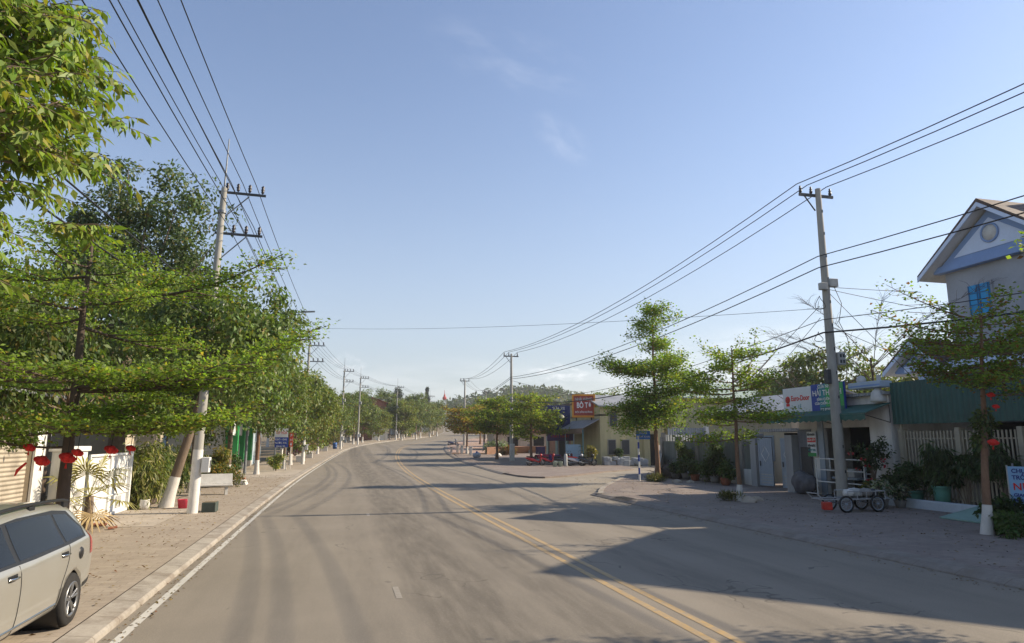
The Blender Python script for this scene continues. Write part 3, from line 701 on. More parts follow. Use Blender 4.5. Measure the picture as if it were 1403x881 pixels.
# ------------------------------------------------------------------ power poles and wires
M_pole = mat('pole_concrete', (.36, .345, .31), .85, .12, 2., dirt=.4, dirtcol=(.19, .17, .15), stretch=(3, 3, .6))
M_polew = mat('pole_whitewash', (.66, .64, .60), .8, .1, 3, dirt=.3, dirtcol=(.4, .37, .3))
M_steel = mat('galvanised_steel', (.20, .21, .22), .5, .2, 6, metal=.5)
M_steeld = mat('dark_steel', (.05, .052, .055), .5, .2, 6)
M_ins = mat('brown_insulator', (.035, .028, .03), .35, .2, 9, bmp=0)
M_wire = mat('black_wire', (.012, .012, .014), .6, .1, 9, bmp=0)
M_boxg = mat('meter_box_grey', (.42, .42, .40), .6, .12, 4, dirt=.3)
M_white = mat('white_paint', (.70, .70, .68), .6, .08, 2, dirt=.3, dirtcol=(.38, .35, .30))
M_black = mat('black_plastic', (.012, .012, .013), .5, .2, 9, bmp=0)
M_green = mat('green_paint', (.03, .27, .075), .5, .12, 2)
INS_L = [(.08, 11.62), (.45, 11.62), (.85, 11.62), (1.3, 11.62), (.42, 10.05), (.85, 10.05), (1.3, 10.05)]
def insulator(root, x, z, y=0):
    MB().lathe([(.012, 0), (.045, .03), (.06, .09), (.045, .11), (.075, .16), (.04, .2), (.065, .26), (.012, .32)], (x, y, z-.0), 8).build('insulator', M_ins, root)
def pole_left(label, x, y, full=True, foot=2.2, h=11.5):
    r = thing('power_pole', label, 'power pole', (x, y, zg(y)), 'concrete power poles on the left', local=True); r.rotation_euler = (0, R(1.15), 0)
    MB().tube([(0, 0, -.2), (0, 0, h*.5), (0, 0, h)], [.165, .135, .10], 12).build('shaft', M_pole, r)
    MB().tube([(0, 0, 0), (0, 0, foot)], [.175, .175-.03*foot/5.75], 12, cap=False).build('whitewash', M_polew, r)
    MB().tube([(0, 0, h), (0, 0, h+1.9)], [.035, .02], 6).build('lightning_rod', M_steel, r)
    for zz, x1 in ((11.4, 1.42), (9.85, 1.42)):
        g = MB(); g.box((-.2, .1, zz-.04), (x1, .17, zz+.04))
        c_ = g.build('crossarm', M_steeld, r)
        MB().bar((.05, .14, zz-.95), (.85, .14, zz-.08), .022).build('brace', M_steel, r)
    for (ix, iz) in INS_L: insulator(r, ix, iz-.16, .14)
    for zz in (10.6, 7.2):
        MB().tube([(0, 0, zz-.05), (0, 0, zz+.05)], .15, 12).build('band', M_steel, r)
    return r
pl1 = pole_left('nearest concrete power pole on the left, with a meter box and a whitewashed lower shaft', -4.68, 25.2)
g = MB().box((.13, -.12, 6.95), (.36, .12, 7.4), 0, .02); m_ = g.build('cable_box', M_boxg, pl1)
m_ = MB().box((.17, -.2, 1.45), (.42, .12, 1.95), 0, .02).build('meter_box', M_white, pl1); MB().box((.421, -.14, 1.6), (.424, .06, 1.85)).build('meter_window', M_steeld, m_)
PL = [(-4.68, 25.2), (-3.35, 68), (-.1+.2, 103), (2.9, 120), (11.6, 150), (24.5, 196)]
for (x, y), lb in zip(PL[1:], ['second power pole on the left, white at the foot, past the purple bougainvillea', 'third power pole along the left side of the road', 'fourth power pole on the left, close after the third', 'fifth power pole on the left, inside the bend', 'sixth and farthest power pole on the left']):
    q_ = dup(pl1, lb, (x, y, zg(y)), -.05 if y < 90 else -.25); q_.rotation_euler[1] = R(.4) 
def wire_pts(a, b, sag, n=14):
    a = Vector(a); b = Vector(b); return [a.lerp(b, i/n)+Vector((0, 0, -4*sag*(i/n)*(1-i/n))) for i in range(n+1)]
def wire(label, nodes, sag, r=.014, group=None, name='overhead_wire', cat='overhead wire', m=None):
    g = MB(); P = []
    for i in range(len(nodes)-1):
        d = (Vector(nodes[i+1])-Vector(nodes[i])).length
        w_ = wire_pts(nodes[i], nodes[i+1], sag*(d/45.)**1.5); P += w_ if i == 0 else w_[1:]
    g.tube(P, r, 5); return tag(g.build(name, m or M_wire), label, cat, group)
nmL = ['wire on the pole side end of the upper left crossarms', 'second wire from the pole on the upper left crossarms', 'third wire from the pole on the upper left crossarms', 'outermost road side wire on the upper left crossarms', 'wire nearest the pole on the lower left crossarms', 'middle wire on the lower left crossarms', 'road side wire on the lower left crossarms']
for (ix, iz), lb in zip(INS_L, nmL):
    nodes = [(-4.9+ix, -22, iz+.1)]+[(x+ix, y, zg(y)+iz+.1) for x, y in PL]
    wire(lb, nodes, .75, .0135, 'wires along the left poles')
wire('low communications cable strung along the left poles', [(-4.5, -22, 7.4)]+[(x+.25, y, zg(y)+7.3) for x, y in PL], .8, .018, 'wires along the left poles')
wire('second low cable strung along the left poles', [(-4.5, -22, 6.9)]+[(x+.2, y, zg(y)+6.7) for x, y in PL], .9, .018, 'wires along the left poles')

def pole_right(label, x, y, h=13.3, rz=0, base_r=.235):
    r = thing('utility_pole', label, 'utility pole', (x, y, zg(y)), 'concrete utility poles on the right', local=True)
    MB().tube([(0, 0, -.2), (0, 0, h*.5), (0, 0, h)], [base_r, base_r*.76, base_r*.5], 12).build('shaft', M_pole, r)
    MB().box((-.85, .1, h-.32), (.85, .18, h-.2)).build('crossarm', M_steeld, r)
    MB().bar((-.6, .14, h-.3), (-.1, .14, h-.95), .03).build('brace', M_steeld, r)
    for ix in (-.78, -.18+.05, .72): MB().lathe([(.015, 0), (.06, .03), (.075, .12), (.04, .15), (.07, .2), (.035, .25), (.05, .3), (.015, .34)], (ix if abs(ix) > .2 else -.25, .14, h-.2), 8).build('insulator', M_ins, r)
    return r
pr1 = pole_right('tall nearest utility pole on the right, standing in front of the white shop signs', 19.75, 24.1)
for z in (1.2, 2.2, 3.2, 4.2, 5.2, 6.2, 7.2, 8.2, 9.2, 10.2, 11.2, 12.2):      # step holes in the side of the shaft
    rr = .235*(1-.5*z/13.3); MB().box((.01, -rr-.004, z), (.07, -rr+.02, z+.12)).build('step_hole', M_steeld, pr1)
bx = MB().box((.02, -.28, 8.9), (.42, -.1, 9.25), 0, .02).box((-.42, -.28, 8.75), (-.1, -.05, 9.05), 0, .02).build('junction_box', M_boxg, pr1)
cb = MB().box((.17, -.24, 5.6), (.5, .1, 6.12), 0, .02).build('meter_cabinet', M_boxg, pr1)
for (x_, z_) in ((.21, 5.66), (.35, 5.66), (.21, 5.9), (.35, 5.9)): MB().box((x_, -.245, z_), (x_+.1, -.243, z_+.14)).build('meter_window', M_steeld, cb)
MB().box((-.36, -.15, 4.8), (-.19, .1, 5.4), 0, .02).build('cable_box', M_steeld, pr1)
for (dz, rr, dx) in ((8.2, .28, -.42), (6.75, .2, -.62)):
    MB().tube([(dx+rr*.7*math.cos(a), -.1+.12*math.sin(a*2), dz+rr*math.sin(a)) for a in np.linspace(0, 2*PI*1.02, 22)], .013, 5).build('cable_coil', M_wire, pr1)
MB().tube([(.3, -.15, 8.9), (.55, -.2, 8.2), (.35, -.2, 7.4), (.7, -.2, 6.7), (.75, -.2, 6.2)], .014, 5).build('loose_cable', M_wire, pr1)
pr2 = pole_right('second utility pole on the right, at the side street corner', 18.0, 72.5, 11.7, base_r=.22)
pr3 = pole_right('third utility pole on the right, rising over the rust tinged tree', 20.7, 117, 11.4, base_r=.22)
pr4 = pole_right('fourth utility pole on the right, far round the bend', 33, 158, 11.4, base_r=.22)
PR = [(20.0, -22, 13.2), (19.6, 24.1, 13.4), (18.0, 72.5, 11.8), (20.7, 117, 11.5), (33, 158, 11.5)]
for ix, lb in ((-.78, 'road side wire on top of the right poles'), (-.25, 'middle wire on top of the right poles'), (.72, 'house side wire on top of the right poles')):
    wire(lb, [(x+ix, y+.14, zg(y)+h+.1) for x, y, h in PR], 1.0, .02, 'wires on top of the right poles')
def right_cable(lb, zs, r, dx, sag): wire(lb, [(x+dx, y, zg(y)+z_) for (x, y, h), z_ in zip(PR[:4], zs)], sag, r, 'cables along the right poles')
right_cable('upper of the two cables halfway up the right poles', [10.2, 10.25, 9.1, 8.5], .022, -.12, .8)
right_cable('lower of the two cables halfway up the right poles', [9.6, 9.75, 8.9, 8.3], .024, -.14, .8)
right_cable('thin low cable above the thick bundle on the right poles', [7.6, 7.5, 7.1, 7.0], .016, -.15, 1.1)
right_cable('thick sagging cable bundle lowest on the right poles', [7.2, 6.95, 6.7, 6.6], .036, -.16, 1.2)
wire('service wire from the right pole to the gabled house eave', [(19.8, 24, 8.9), (25.6, 25., 9.2)], .35, .013)
wire('second service wire sagging from the right pole to the house', [(19.8, 24, 8.8), (25.6, 25.2, 8.5)], .35, .013)
wire('service wire running down from the pole to the shop roof', [(19.75, 24, 8.7), (22.6, 22.8, 4.9)], .1, .012)
wire('service wire from the right pole to the bare tree side roof', [(19.75, 24, 7.2), (23.8, 21.8, 4.8)], .1, .012)
wire('service wire from the right pole down toward the grey gates', [(19.45, 24.2, 8.1), (22.1, 36.2, 4.7)], .1, .012)
wire('second service wire slanting down left from the right pole', [(19.45, 24.2, 7.6), (22.2, 34.0, 4.6)], .15, .012)
wire('thin lone wire crossing high over the road', [(-3.1, 68, 13.3), (19.6, 24.1, 8.0)], .35, .010)
wire('service wire from the second right pole to the restaurant sign roof', [(18, 72.5, 9.0), (25, 66, 6.6)], .6, .016)

# street lamp arching out of the left trees
lp = thing('street_lamp', 'arched street lamp reaching out of the left trees toward the road', 'street lamp', (-6.5, 52.5, zg(52)+4.0), local=True)
MB().tube([(0, 0, -4.0), (0, 0, 6.9)], [.11, .06], 10).build('pole', M_steel, lp)
MB().tube([(0, 0, 6.8), (.6, 0, 7.2), (1.6, 0, 7.65), (2.5, 0, 7.85), (3.3, 0, 7.95)], [.05, .045, .04, .035, .03], 8).build('arm', M_steel, lp)
MB().prism([(3.2, -.13, 7.91), (3.45, -.15, 7.95), (4.25, -.1, 8.01), (4.25, .1, 8.01), (3.45, .15, 7.95), (3.2, .13, 7.91)], (0, 0, .09)).build('lamp_head', M_steel, lp)

# ------------------------------------------------------------------ silver car
def make_car():
    root = thing('parked_car', 'silver champagne minivan with black roof rails parked on the left pavement', 'car', (0, 0, 0), local=True)
    paintm, t, b = nt('champagne_car_paint')
    b.inputs['Metallic'].default_value = .55; b.inputs['Roughness'].default_value = .32; b.inputs['Coat Weight'].default_value = .7; b.inputs['Coat Roughness'].default_value = .06
    v = coords(t); dust = ramp(t, noise(t, v, 2.2, 8, .65), .35, .8)
    t.links.new(mixc(t, math_(t, 'MULTIPLY', dust, .4), (.44, .425, .375), (.38, .34, .27)), b.inputs['Base Color'])
    glass = mat('car_glass', (.008, .010, .013), .04, .1, 2, bmp=0, spec=.22)
    seam = mat('car_seam', (.02, .02, .02), .6, .1, 9, bmp=0)
    trim = mat('car_black_trim', (.015, .015, .016), .45, .15, 8, bmp=.05)
    rubber = mat('tyre_rubber', (.018, .017, .016), .85, .2, 12, dirt=.4, dirtcol=(.06, .05, .04))
    alloy = mat('alloy_rim', (.26, .26, .26), .35, .1, 5, metal=.8, bmp=0)
    redl = mat('tail_lamp_red', (.35, .012, .012), .15, .1, 4, bmp=0, coat=.6)
    chrome = mat('car_chrome', (.6, .6, .58), .15, .05, 4, metal=1, bmp=0)
    # y, zb, halfW, zbelt, ztop, roofHalf
    ST = [(-2.30, .32, .55, .62, .70, .45), (-2.22, .24, .74, .70, .82, .60), (-1.95, .22, .85, .80, .93, .70), (-1.7, .22, .89, .88, 1.02, .74), (-1.4, .22, .895, .95, 1.10, .72), (-1.05, .22, .90, .97, 1.36, .62), (-.65, .22, .90, .98, 1.55, .60),
          (.2, .22, .90, .99, 1.615, .60), (.9, .22, .90, 1.01, 1.61, .595), (1.5, .23, .895, 1.04, 1.575, .585), (1.85, .25, .885, 1.06, 1.51, .57), (2.02, .27, .87, 1.05, 1.36, .58), (2.13, .29, .845, 1.0, 1.14, .66), (2.20, .33, .80, .84, .95, .68), (2.235, .40, .70, .70, .80, .60)]
    bm = bmesh.new(); rings = []
    for (y, zb, hw, zbelt, zt, rh) in ST:
        half = [(0, zb), (hw*.86, zb), (hw*.965, zb+.10), (hw*.985, min(.55, zbelt*.8)), (hw, min(.74, zbelt*.9)), (hw*.985, zbelt-.02 if zbelt > .9 else zbelt*.97), (hw*.95, zbelt+.02 if zbelt > .9 else zbelt), (rh+(hw*.93-rh)*.42, zbelt+(zt-zbelt)*.55), (rh+.04, zbelt+(zt-zbelt)*.87), (rh*.86, zt-(zt-zbelt)*.03), (rh*.45, zt), (0, zt)]
        r_ = [bm.verts.new((x, y, z)) for x, z in half]+[bm.verts.new((-x, y, z)) for x, z in half[-2:0:-1]]
        rings.append(r_)
    n = len(rings[0])
    for a, c_ in zip(rings[:-1], rings[1:]):
        for j in range(n): bm.faces.new((a[j], a[(j+1) % n], c_[(j+1) % n], c_[j]))
    bm.faces.new(rings[0][::-1]); bm.faces.new(rings[-1])
    bmesh.ops.recalc_face_normals(bm, faces=bm.faces)
    me = bpy.data.meshes.new('body'); bm.to_mesh(me); bm.free()
    ob = bpy.data.objects.new('tmp', me); COL.objects.link(ob)
    s_ = ob.modifiers.new('s', 'SUBSURF'); s_.levels = 2; s_.render_levels = 2
    WY = (-1.34, 1.36)
    cut = MB()
    for wy in WY: cut.lathe([(1e-3, -1.2), (.375, -1.2), (.375, 1.2), (1e-3, 1.2)], (0, wy, .33), 36, axis='x')
    co = cut.build('cut', M_black)
    bo = ob.modifiers.new('b', 'BOOLEAN'); bo.operation = 'DIFFERENCE'; bo.object = co; bo.solver = 'EXACT'
    dg = bpy.context.evaluated_depsgraph_get()
    me2 = bpy.data.meshes.new_from_object(ob.evaluated_get(dg))
    bo.show_viewport = False; dg.update()
    ev = ob.evaluated_get(bpy.context.evaluated_depsgraph_get()); bvh = BVHTree.FromObject(ob, bpy.context.evaluated_depsgraph_get())
    bpy.data.objects.remove(ob); bpy.data.objects.remove(co)
    me2.name = 'body'; me2.materials.clear(); me2.materials.append(paintm)
    for p in me2.polygons: p.use_smooth = True
    body = link('body', me2, root)
    def hit(y, z, s):
        h = bvh.ray_cast(Vector((2*s, y, z)), Vector((-s, 0, 0))); return h[0].x if h[0] is not None else s*.8
    def panel(name, outline, off, m, par, s=1):
        b2 = bmesh.new(); b2.faces.new([b2.verts.new((0, y, z)) for y, z in outline])
        bmesh.ops.triangulate(b2, faces=b2.faces[:])
        for _ in range(4): bmesh.ops.subdivide_edges(b2, edges=b2.edges[:], cuts=1, use_grid_fill=True)
        for v in b2.verts: v.co.x = hit(v.co.y, v.co.z, s)+off*s
        g = MB().bm(b2, 0, True); return g.build(name, m, par)
    def line(name, pts, r, m, par, s=1):
        P = []
        for (a, c_) in zip(pts[:-1], pts[1:]):
            for i in range(6): y = a[0]+(c_[0]-a[0])*i/6; z = a[1]+(c_[1]-a[1])*i/6; P.append((hit(y, z, s)+.001*s, y, z))
        P.append((hit(*pts[-1], s)+.001*s, *pts[-1]))
        return MB().tube(P, r, 5).build(name, m, par)
    for s in (1, -1):
        panel('window_frame', [(-1.15, 1.02), (-.5, 1.45), (.1, 1.49), (1.1, 1.485), (1.55, 1.44), (1.86, 1.20), (1.80, 1.075), (1.2, 1.045), (.2, 1.02)], .003, trim, body, s)
        panel('side_window', [(-.95, 1.05), (-.45, 1.42), (-.30, 1.44), (-.27, 1.055)], .007, glass, body, s)
        panel('side_window', [(-.17, 1.055), (-.19, 1.455), (.5, 1.46), (.98, 1.445), (1.05, 1.075)], .007, glass, body, s)
        panel('quarter_window', [(1.13, 1.085), (1.05, 1.44), (1.48, 1.40), (1.78, 1.20), (1.73, 1.10)], .007, glass, body, s)
        for pts in ([(-1.0, .95), (-.98, .5), (-.9, .27)], [(-.22, 1.01), (-.22, .5), (-.24, .27)], [(1.18, 1.04), (1.12, .85), (.98, .62), (.93, .4), (.9, .27)], [(-1.0, .27), (.9, .27)]): line('door_seam', pts, .006, seam, body, s)
        line('side_moulding', [(-.9, .36), (0, .36), (.88, .37)], .016, chrome, body, s)
        for (y, z) in ((-.42, .9), (1.0, .93)):
            x = hit(y, z, s); hb = MB().box((x-.01, y-.11, z-.045), (x+.002*s, y+.11, z+.045), 0, .003).build('handle_recess', trim, body)
            MB().tube([(x, y-.1, z+.01), (x+.035*s, y-.06, z+.012), (x+.035*s, y+.06, z+.012), (x, y+.1, z+.01)], .014, 6).build('door_handle', chrome, body)
        x = hit(1.55, .86, s)
        if s == 1: MB().lathe([(1e-3, .014), (.07, .012), (.085, -.01)], (x, 1.55, .88), 20, axis='x').build('fuel_cap', trim, body)
        panel('tail_lamp', [(1.93, .82), (1.93, 1.10), (2.03, 1.2), (2.12, 1.0), (2.15, .85)], .006, redl, body, s)
        P = [(s*.60, y, 1.575+.05*math.sin(PI*min(1, max(0, (y+.5)/2.2)))**.4) for y in np.linspace(-.5, 1.7, 14)]
        rl_ = MB().tube([(p[0]*(.99), p[1], p[2]-.02) for p in P], .022, 6).build('roof_rail', trim, root)
        for y in (-.45, .6, 1.65): MB().box((s*.585-.02, y-.08, 1.48), (s*.585+.02, y+.08, 1.58), 0, .01).build('rail_foot', trim, rl_)
        MB().box((s*.92, -1.36, 1.02), (s*1.06, -1.2, 1.17), 0, .04).build('mirror', paintm, root)
        panel('bumper_trim', [(1.78, .40), (1.78, .46), (2.18, .50), (2.18, .44)], .006, trim, body, s)
    # rear window and screens
    MB().prism([(-.55, 2.10, 1.1), (.55, 2.10, 1.1), (.48, 1.965, 1.42), (-.48, 1.965, 1.42)], (0, .03, .012)).build('rear_window', glass, body)
    MB().prism([(-.66, -1.3, 1.17), (.66, -1.3, 1.17), (.54, -.72, 1.52), (-.54, -.72, 1.52)], (0, -.025, .04)).build('windscreen', glass, body)
    MB().box((-.26, 2.225, .72), (.26, 2.245, .84)).build('number_plate', M_white, body)
    for wy in WY:
        for s in (1, -1):
            w_ = MB(); c_ = (s*.79, wy, .33)
            prof = [(.215, -.10), (.30, -.105), (.325, -.08), (.33, -.04), (.33, .04), (.325, .08), (.30, .105), (.215, .10)]
            tyre = w_.lathe(prof, c_, 32, axis='x').build('wheel', rubber, root)
            rim = MB(); rim.lathe([(.19, -.09), (.222, -.085), (.222, .105), (.205, .112), (.19, .09)], c_, 32, axis='x')
            rim.lathe([(1e-3, s*.085), (.045, s*.083), (.05, s*.05)], c_, 16, axis='x')
            for k in range(5):
                for dl in (-.14, .14):
                    a = 2*PI*k/5+.3; a1 = a+dl*.6; a2 = a+dl*1.25
                    p0 = (c_[0]+s*.075, wy+.035*math.cos(a1), .33+.035*math.sin(a1)); p1 = (c_[0]+s*.09, wy+.21*math.cos(a2), .33+.21*math.sin(a2))
                    rim.tube([p0, p1], [.016, .019], 6)
            rim.build('rim', alloy, tyre)
            MB().lathe([(1e-3, s*.0), (.2, s*.0), (.2, s*.01)], c_, 24, axis='x').build('brake_disc', M_steeld, tyre)
        MB().lathe([(.365, -.85), (.365, .85)], (0, wy, .33), 24, axis='x').build('wheel_well', trim, root)
    return root
car = make_car(); car.location = (-4.24, 9.18, .12); car.rotation_euler = (0, 0, R(-.5))
# ------------------------------------------------------------------ left side objects
VS = (2.2, 2.2, .3)
M_beige = mat('beige_render', (.50, .43, .33), .85, .1, 1.2, dirt=.55, dirtcol=(.25, .2, .14), stretch=VS)
M_wallw = mat('white_render', (.70, .685, .65), .85, .08, 1., dirt=.5, dirtcol=(.27, .24, .20), stretch=VS)
M_wallg = mat('grey_render', (.33, .34, .35), .85, .1, 1., dirt=.6, dirtcol=(.15, .14, .13), stretch=VS)
M_wally = mat('yellow_render', (.50, .44, .24), .85, .1, .8, dirt=.55, dirtcol=(.26, .21, .12), stretch=VS)
M_stone = mat('white_stone', (.60, .585, .55), .7, .1, 4, dirt=.4, dirtcol=(.3, .28, .24))
M_dark = mat('shade_black', (.018, .017, .016), .9, .2, 3, bmp=0)  # near-black colour stands for the shade inside openings and under cover
M_roofg = corrug('grey_metal_roof', (.30, .31, .32), 1, .2)
M_tile = corrug('brown_tile_roof', (.10, .062, .048), 1, .22, .7, .3, .03)
M_tiler = corrug('red_tile_roof', (.34, .11, .075), 0, .25, .7, .3, .03)
M_red = mat('red_cloth', (.62, .022, .018), .7, .2, 9, bmp=.1)
M_terra = mat('terracotta', (.30, .11, .06), .85, .15, 4, dirt=.3)
M_potg = mat('green_glazed_pot', (.10, .27, .21), .4, .12, 4, dirt=.3, dirtcol=(.05, .1, .08))
M_potd = mat('grey_cement_pot', (.22, .21, .195), .85, .15, 4, dirt=.4)
M_blue = mat('blue_sign_paint', (.02, .055, .30), .45, .1, 2, bmp=0)
M_txtw = mat('white_lettering', (.78, .78, .76), .5, .05, 2, bmp=0); M_txtr = mat('red_lettering', (.60, .018, .015), .5, .08, 2, bmp=0)
M_txtb = mat('blue_lettering', (.02, .035, .22), .5, .08, 2, bmp=0); M_txtg = mat('teal_lettering', (.03, .25, .27), .5, .08, 2, bmp=0); M_txtk = mat('dark_lettering', (.03, .03, .035), .5, .08, 2, bmp=0)
M_sgnw = mat('white_sign_panel', (.66, .68, .68), .45, .05, 1.5, dirt=.2, dirtcol=(.4, .4, .38), bmp=0)
M_redp = mat('red_paint', (.50, .035, .02), .5, .15, 3); M_orp = mat('orange_paint', (.70, .20, .03), .5, .15, 3)
M_brickr = mat('red_brick', (.33, .13, .08), .9, .2, 3)

def bush(name, label, cat, loc, rad, n, per, L, W, base, seed, alt=None, altp=.1, pot=None, potm=None, flat=.9, group=None, stems=True, droop=.2, m=None, potn='pot', zc=None, clr=.4):
    rng = np.random.default_rng(seed); r = thing(name, label, cat, loc, group, local=True); pz = 0
    if pot:
        pr, ph = pot; MB().lathe([(1e-3, .0), (pr*.68, 0), (pr*.9, ph*.7), (pr, ph*.93), (pr*1.06, ph*.94), (pr*1.06, ph), (pr*.9, ph), (pr*.85, ph*.9), (1e-3, ph*.9)], (0, 0, 0), 16).build(potn, potm or M_terra, r); pz = ph*.9
    c = (0, 0, pz+(zc if zc is not None else rad[2]))
    C = blob_centers(rng, n, c, rad, 6, .3); C = C[C[:, 2] > .04+pz*.6]
    if stems:
        g = MB()
        for i in range(0, len(C), max(1, len(C)//9)): e = Vector(C[i]); g.tube([(0, 0, pz*.9), Vector((e.x*.3, e.y*.3, e.z*.5+pz*.3)), e], [.018, .014, .005], 5)
        g.build('stem', M_bark, r)
    link('foliage', cluster_leaves(rng, C, min(rad)*clr*(.7+.6*rng.random(len(C))), per, L, W, base, .35, alt, altp, droop, .5, .3, 'foliage', m or M_leaf), r)
    return r
def flowers(parent, pts, s, m, seed, name='flower'):
    rng = np.random.default_rng(seed)
    for p in pts:
        g = MB()
        for k in range(9):
            u = Vector(rng.normal(size=3)).normalized(); v_ = u.orthogonal().normalized(); w_ = u.cross(v_)
            q = Vector(p)+u*s*.3
            g.add([q, q+u*s*.5+v_*s*.4, q+u*s*.9, q+u*s*.5-v_*s*.4], [(0, 1, 2, 3)])
        g.build(name, m, parent)

# red hanging decorations under the umbrella trees (round bodies with ribs and tassels)
def lantern(label, loc, s, group, tilt=0.):
    r = thing('hanging_decoration', label, 'decoration', loc, group, local=True)
    prof = [(s*.28, s*.80), (s*.72, s*.55), (s*.98, s*.12), (s, -.1*s), (s*.80, -.55*s), (s*.3, -.82*s)]
    n = 14; vs = []; fs = []
    for (ox, oy, oz, k2) in ((0, 0, 0, .85), (.62*s, -.25*s, -.1*s, .6), (-.55*s, .1*s, .12*s, .55), (.05*s, -.35*s, .3*s, .5)):   # a knot of crumpled lobes
        b0 = len(vs)
        for (q, h) in prof:
            for j in range(n): a = 2*PI*j/n; k = k2*(1-.12*(j % 2)+.1*math.sin(j*2.3+h*30)); vs.append((ox+q*k*math.cos(a), oy+q*k*math.sin(a), oz+h*k2))
        fs += [(b0+i*n+j, b0+i*n+(j+1) % n, b0+(i+1)*n+(j+1) % n, b0+(i+1)*n+j) for i in range(len(prof)-1) for j in range(n)]
    MB().add(vs, fs).build('paper_body', M_red, r)
    MB().tube([(0, 0, s*.6), (0, 0, s*.8+.35)], .006, 4).build('cord', M_wire, r)
    g = MB()
    for k in range(5): g.tube([(0, 0, -s*.8), (.02*math.cos(k*1.3), .02*math.sin(k*1.3), -s*1.5)], [.007, .004], 4)
    g.build('tassel', M_red, r)
    r.rotation_euler = (tilt, tilt*.6, 0); return r
def at(px, py, Y): d = ray(px, py); s = Y/d.y; return Vector((d.x*s, Y, H+d.z*s))
for px, py, y, s, lb in [(40, 613, 14.6, .10, 'upper left red hanging decoration under the layered tree on the left'), (57, 631, 14.6, .13, 'round dark red hanging decoration left of the layered tree trunk'), (92, 627, 14.9, .14, 'large bright red hanging decoration right at the layered tree trunk'), (106, 620, 14.8, .10, 'small red hanging decoration just right of the large one at the trunk'), (152, 616, 15.2, .12, 'red hanging decoration in front of the white gate'), (179, 614, 15.4, .09, 'smallest and rightmost red hanging decoration on the left tree')]:
    lantern(lb, at(px, py, y), s, 'red decorations on the left tree', .2)
g = MB().tube([at(36, 634, 14.6), at(24, 644, 14.6), at(20, 652, 14.6)], [.02, .03, .012], 5); tag(g.build('red_streamer', M_red), 'thin red streamer hanging beside the decorations on the left tree', 'decoration')

# beige shuttered house behind the car
h = thing('shuttered_house', 'beige house with a closed slatted shutter behind the silver car', 'house', (-7.4, 17, .1))
MB().box((-7.7, 12, .1), (-13, 16.2, 3.6)).box((-7.7, 20.35, .1), (-13, 21, 3.6)).box((-7.75, 16.2, 2.75), (-13, 20.35, 3.6)).build('wall', M_beige, h)
MB().box((-7.82, 16.2, .1), (-7.9, 20.35, 2.75)).build('shutter', corrug('beige_shutter', (.50, .44, .35), 2, .11, .5, .3), h)
MB().box((-7.64, 20.35, .1), (-7.72, 21.0, 2.9)).build('corner_trim', M_wallw, h)
MB().prism([(-7.2, 11.5, 3.6), (-7.2, 21.3, 3.6), (-13.2, 21.3, 4.4), (-13.2, 11.5, 4.4)], (0, 0, .08)).build('roof', M_roofg, h)
h = thing('gate_pillar', 'white gate pillar behind the layered tree trunk on the left', 'pillar', (-7.35, 21.9, .1))
MB().box((-7.55, 21.15, .1), (-7.1, 22.5, 2.2), 0, .02).build('shaft', M_wallw, h); MB().box((-7.62, 21.08, 2.2), (-7.04, 22.57, 2.34), 0, .02).build('cap', M_wallw, h)
# white sheet gate
h = thing('white_gate', 'white painted sheet steel gate with scrollwork and two low grilles', 'gate', (-7.15, 24.6, .1))
MB().box((-7.17, 22.7, .22), (-7.13, 26.75, 2.02)).build('gate_leaf', M_white, h)
g = MB()
for a, b_ in (((-7.125, 22.65, .14), (-7.06, 26.8, .22)), ((-7.125, 22.65, 2.02), (-7.06, 26.8, 2.09)), ((-7.125, 22.65, .22), (-7.06, 22.72, 2.02)), ((-7.125, 26.7, .22), (-7.03, 26.84, 2.25)), ((-7.125, 24.65, .22), (-7.07, 24.72, 2.02)), ((-7.124, 22.72, .75), (-7.08, 26.7, .79)), ((-7.124, 22.72, 1.55), (-7.08, 26.7, 1.59))): g.box(a, b_)
g.build('gate_frame', M_white, h)
g = MB()
for y0 in (23.0, 24.9):
    for k in range(3):
        cy = y0+.35+.5*k
        g.tube([(-7.10, cy+.19*math.cos(a)*(1-a/14), 1.17+.3*math.sin(a)*(1-a/14)) for a in np.linspace(0, 9, 26)], .012, 5)
g.build('scrollwork', M_boxg, h)
for y0 in (23.1, 25.6):
    g = MB().box((-7.122, y0, .3), (-7.112, y0+.55, .68))
    gr = g.build('grille', M_boxg, h); g = MB()
    for k in range(5): g.box((-7.11, y0+.03+.11*k, .3), (-7.095, y0+.07+.11*k, .68))
    g.build('slat', M_white, gr)
# fan palm
rng = np.random.default_rng(31)
r = thing('fan_palm', 'small yellowing fan palm growing between the layered tree and the white gate', 'palm', (-6.55, 21.2, .12), local=True)
MB().tube([(0, 0, 0), (.02, 0, .45), (0, .03, .9)], [.13, .12, .1], 8).build('trunk', M_bark, r)
M_palm = mat('palm_leaf', (.27, .25, .07), .6, .3, 6, bmp=0); M_palmd = mat('dry_palm_leaf', (.40, .29, .14), .7, .25, 6, bmp=0)
g = MB(); gd = MB()
for k in range(13):
    az = k*2.4; el = R(75-k*11); L_ = .75; dr = Vector((math.cos(az)*math.cos(el), math.sin(az)*math.cos(el), math.sin(el)))
    c0 = Vector((0, 0, .9)); hub = c0+dr*L_; gg = gd if k > 9 else g
    gg.tube([c0, hub], [.014, .008], 4)
    side = dr.cross(Vector((0, 0, 1))).normalized(); nr = side.cross(dr)
    for j in range(-7, 8):
        a = j*R(17); dd = dr*math.cos(a)+side*math.sin(a); tip = hub+dd*(.58+.1*rng.random())-Vector((0, 0, .10+.14*rng.random())); mid = hub+dd*.32
        w_ = (side*math.cos(a)-dr*math.sin(a))*.03
        gg.add([hub, mid+w_, tip, mid-w_], [(0, 1, 2, 3)])
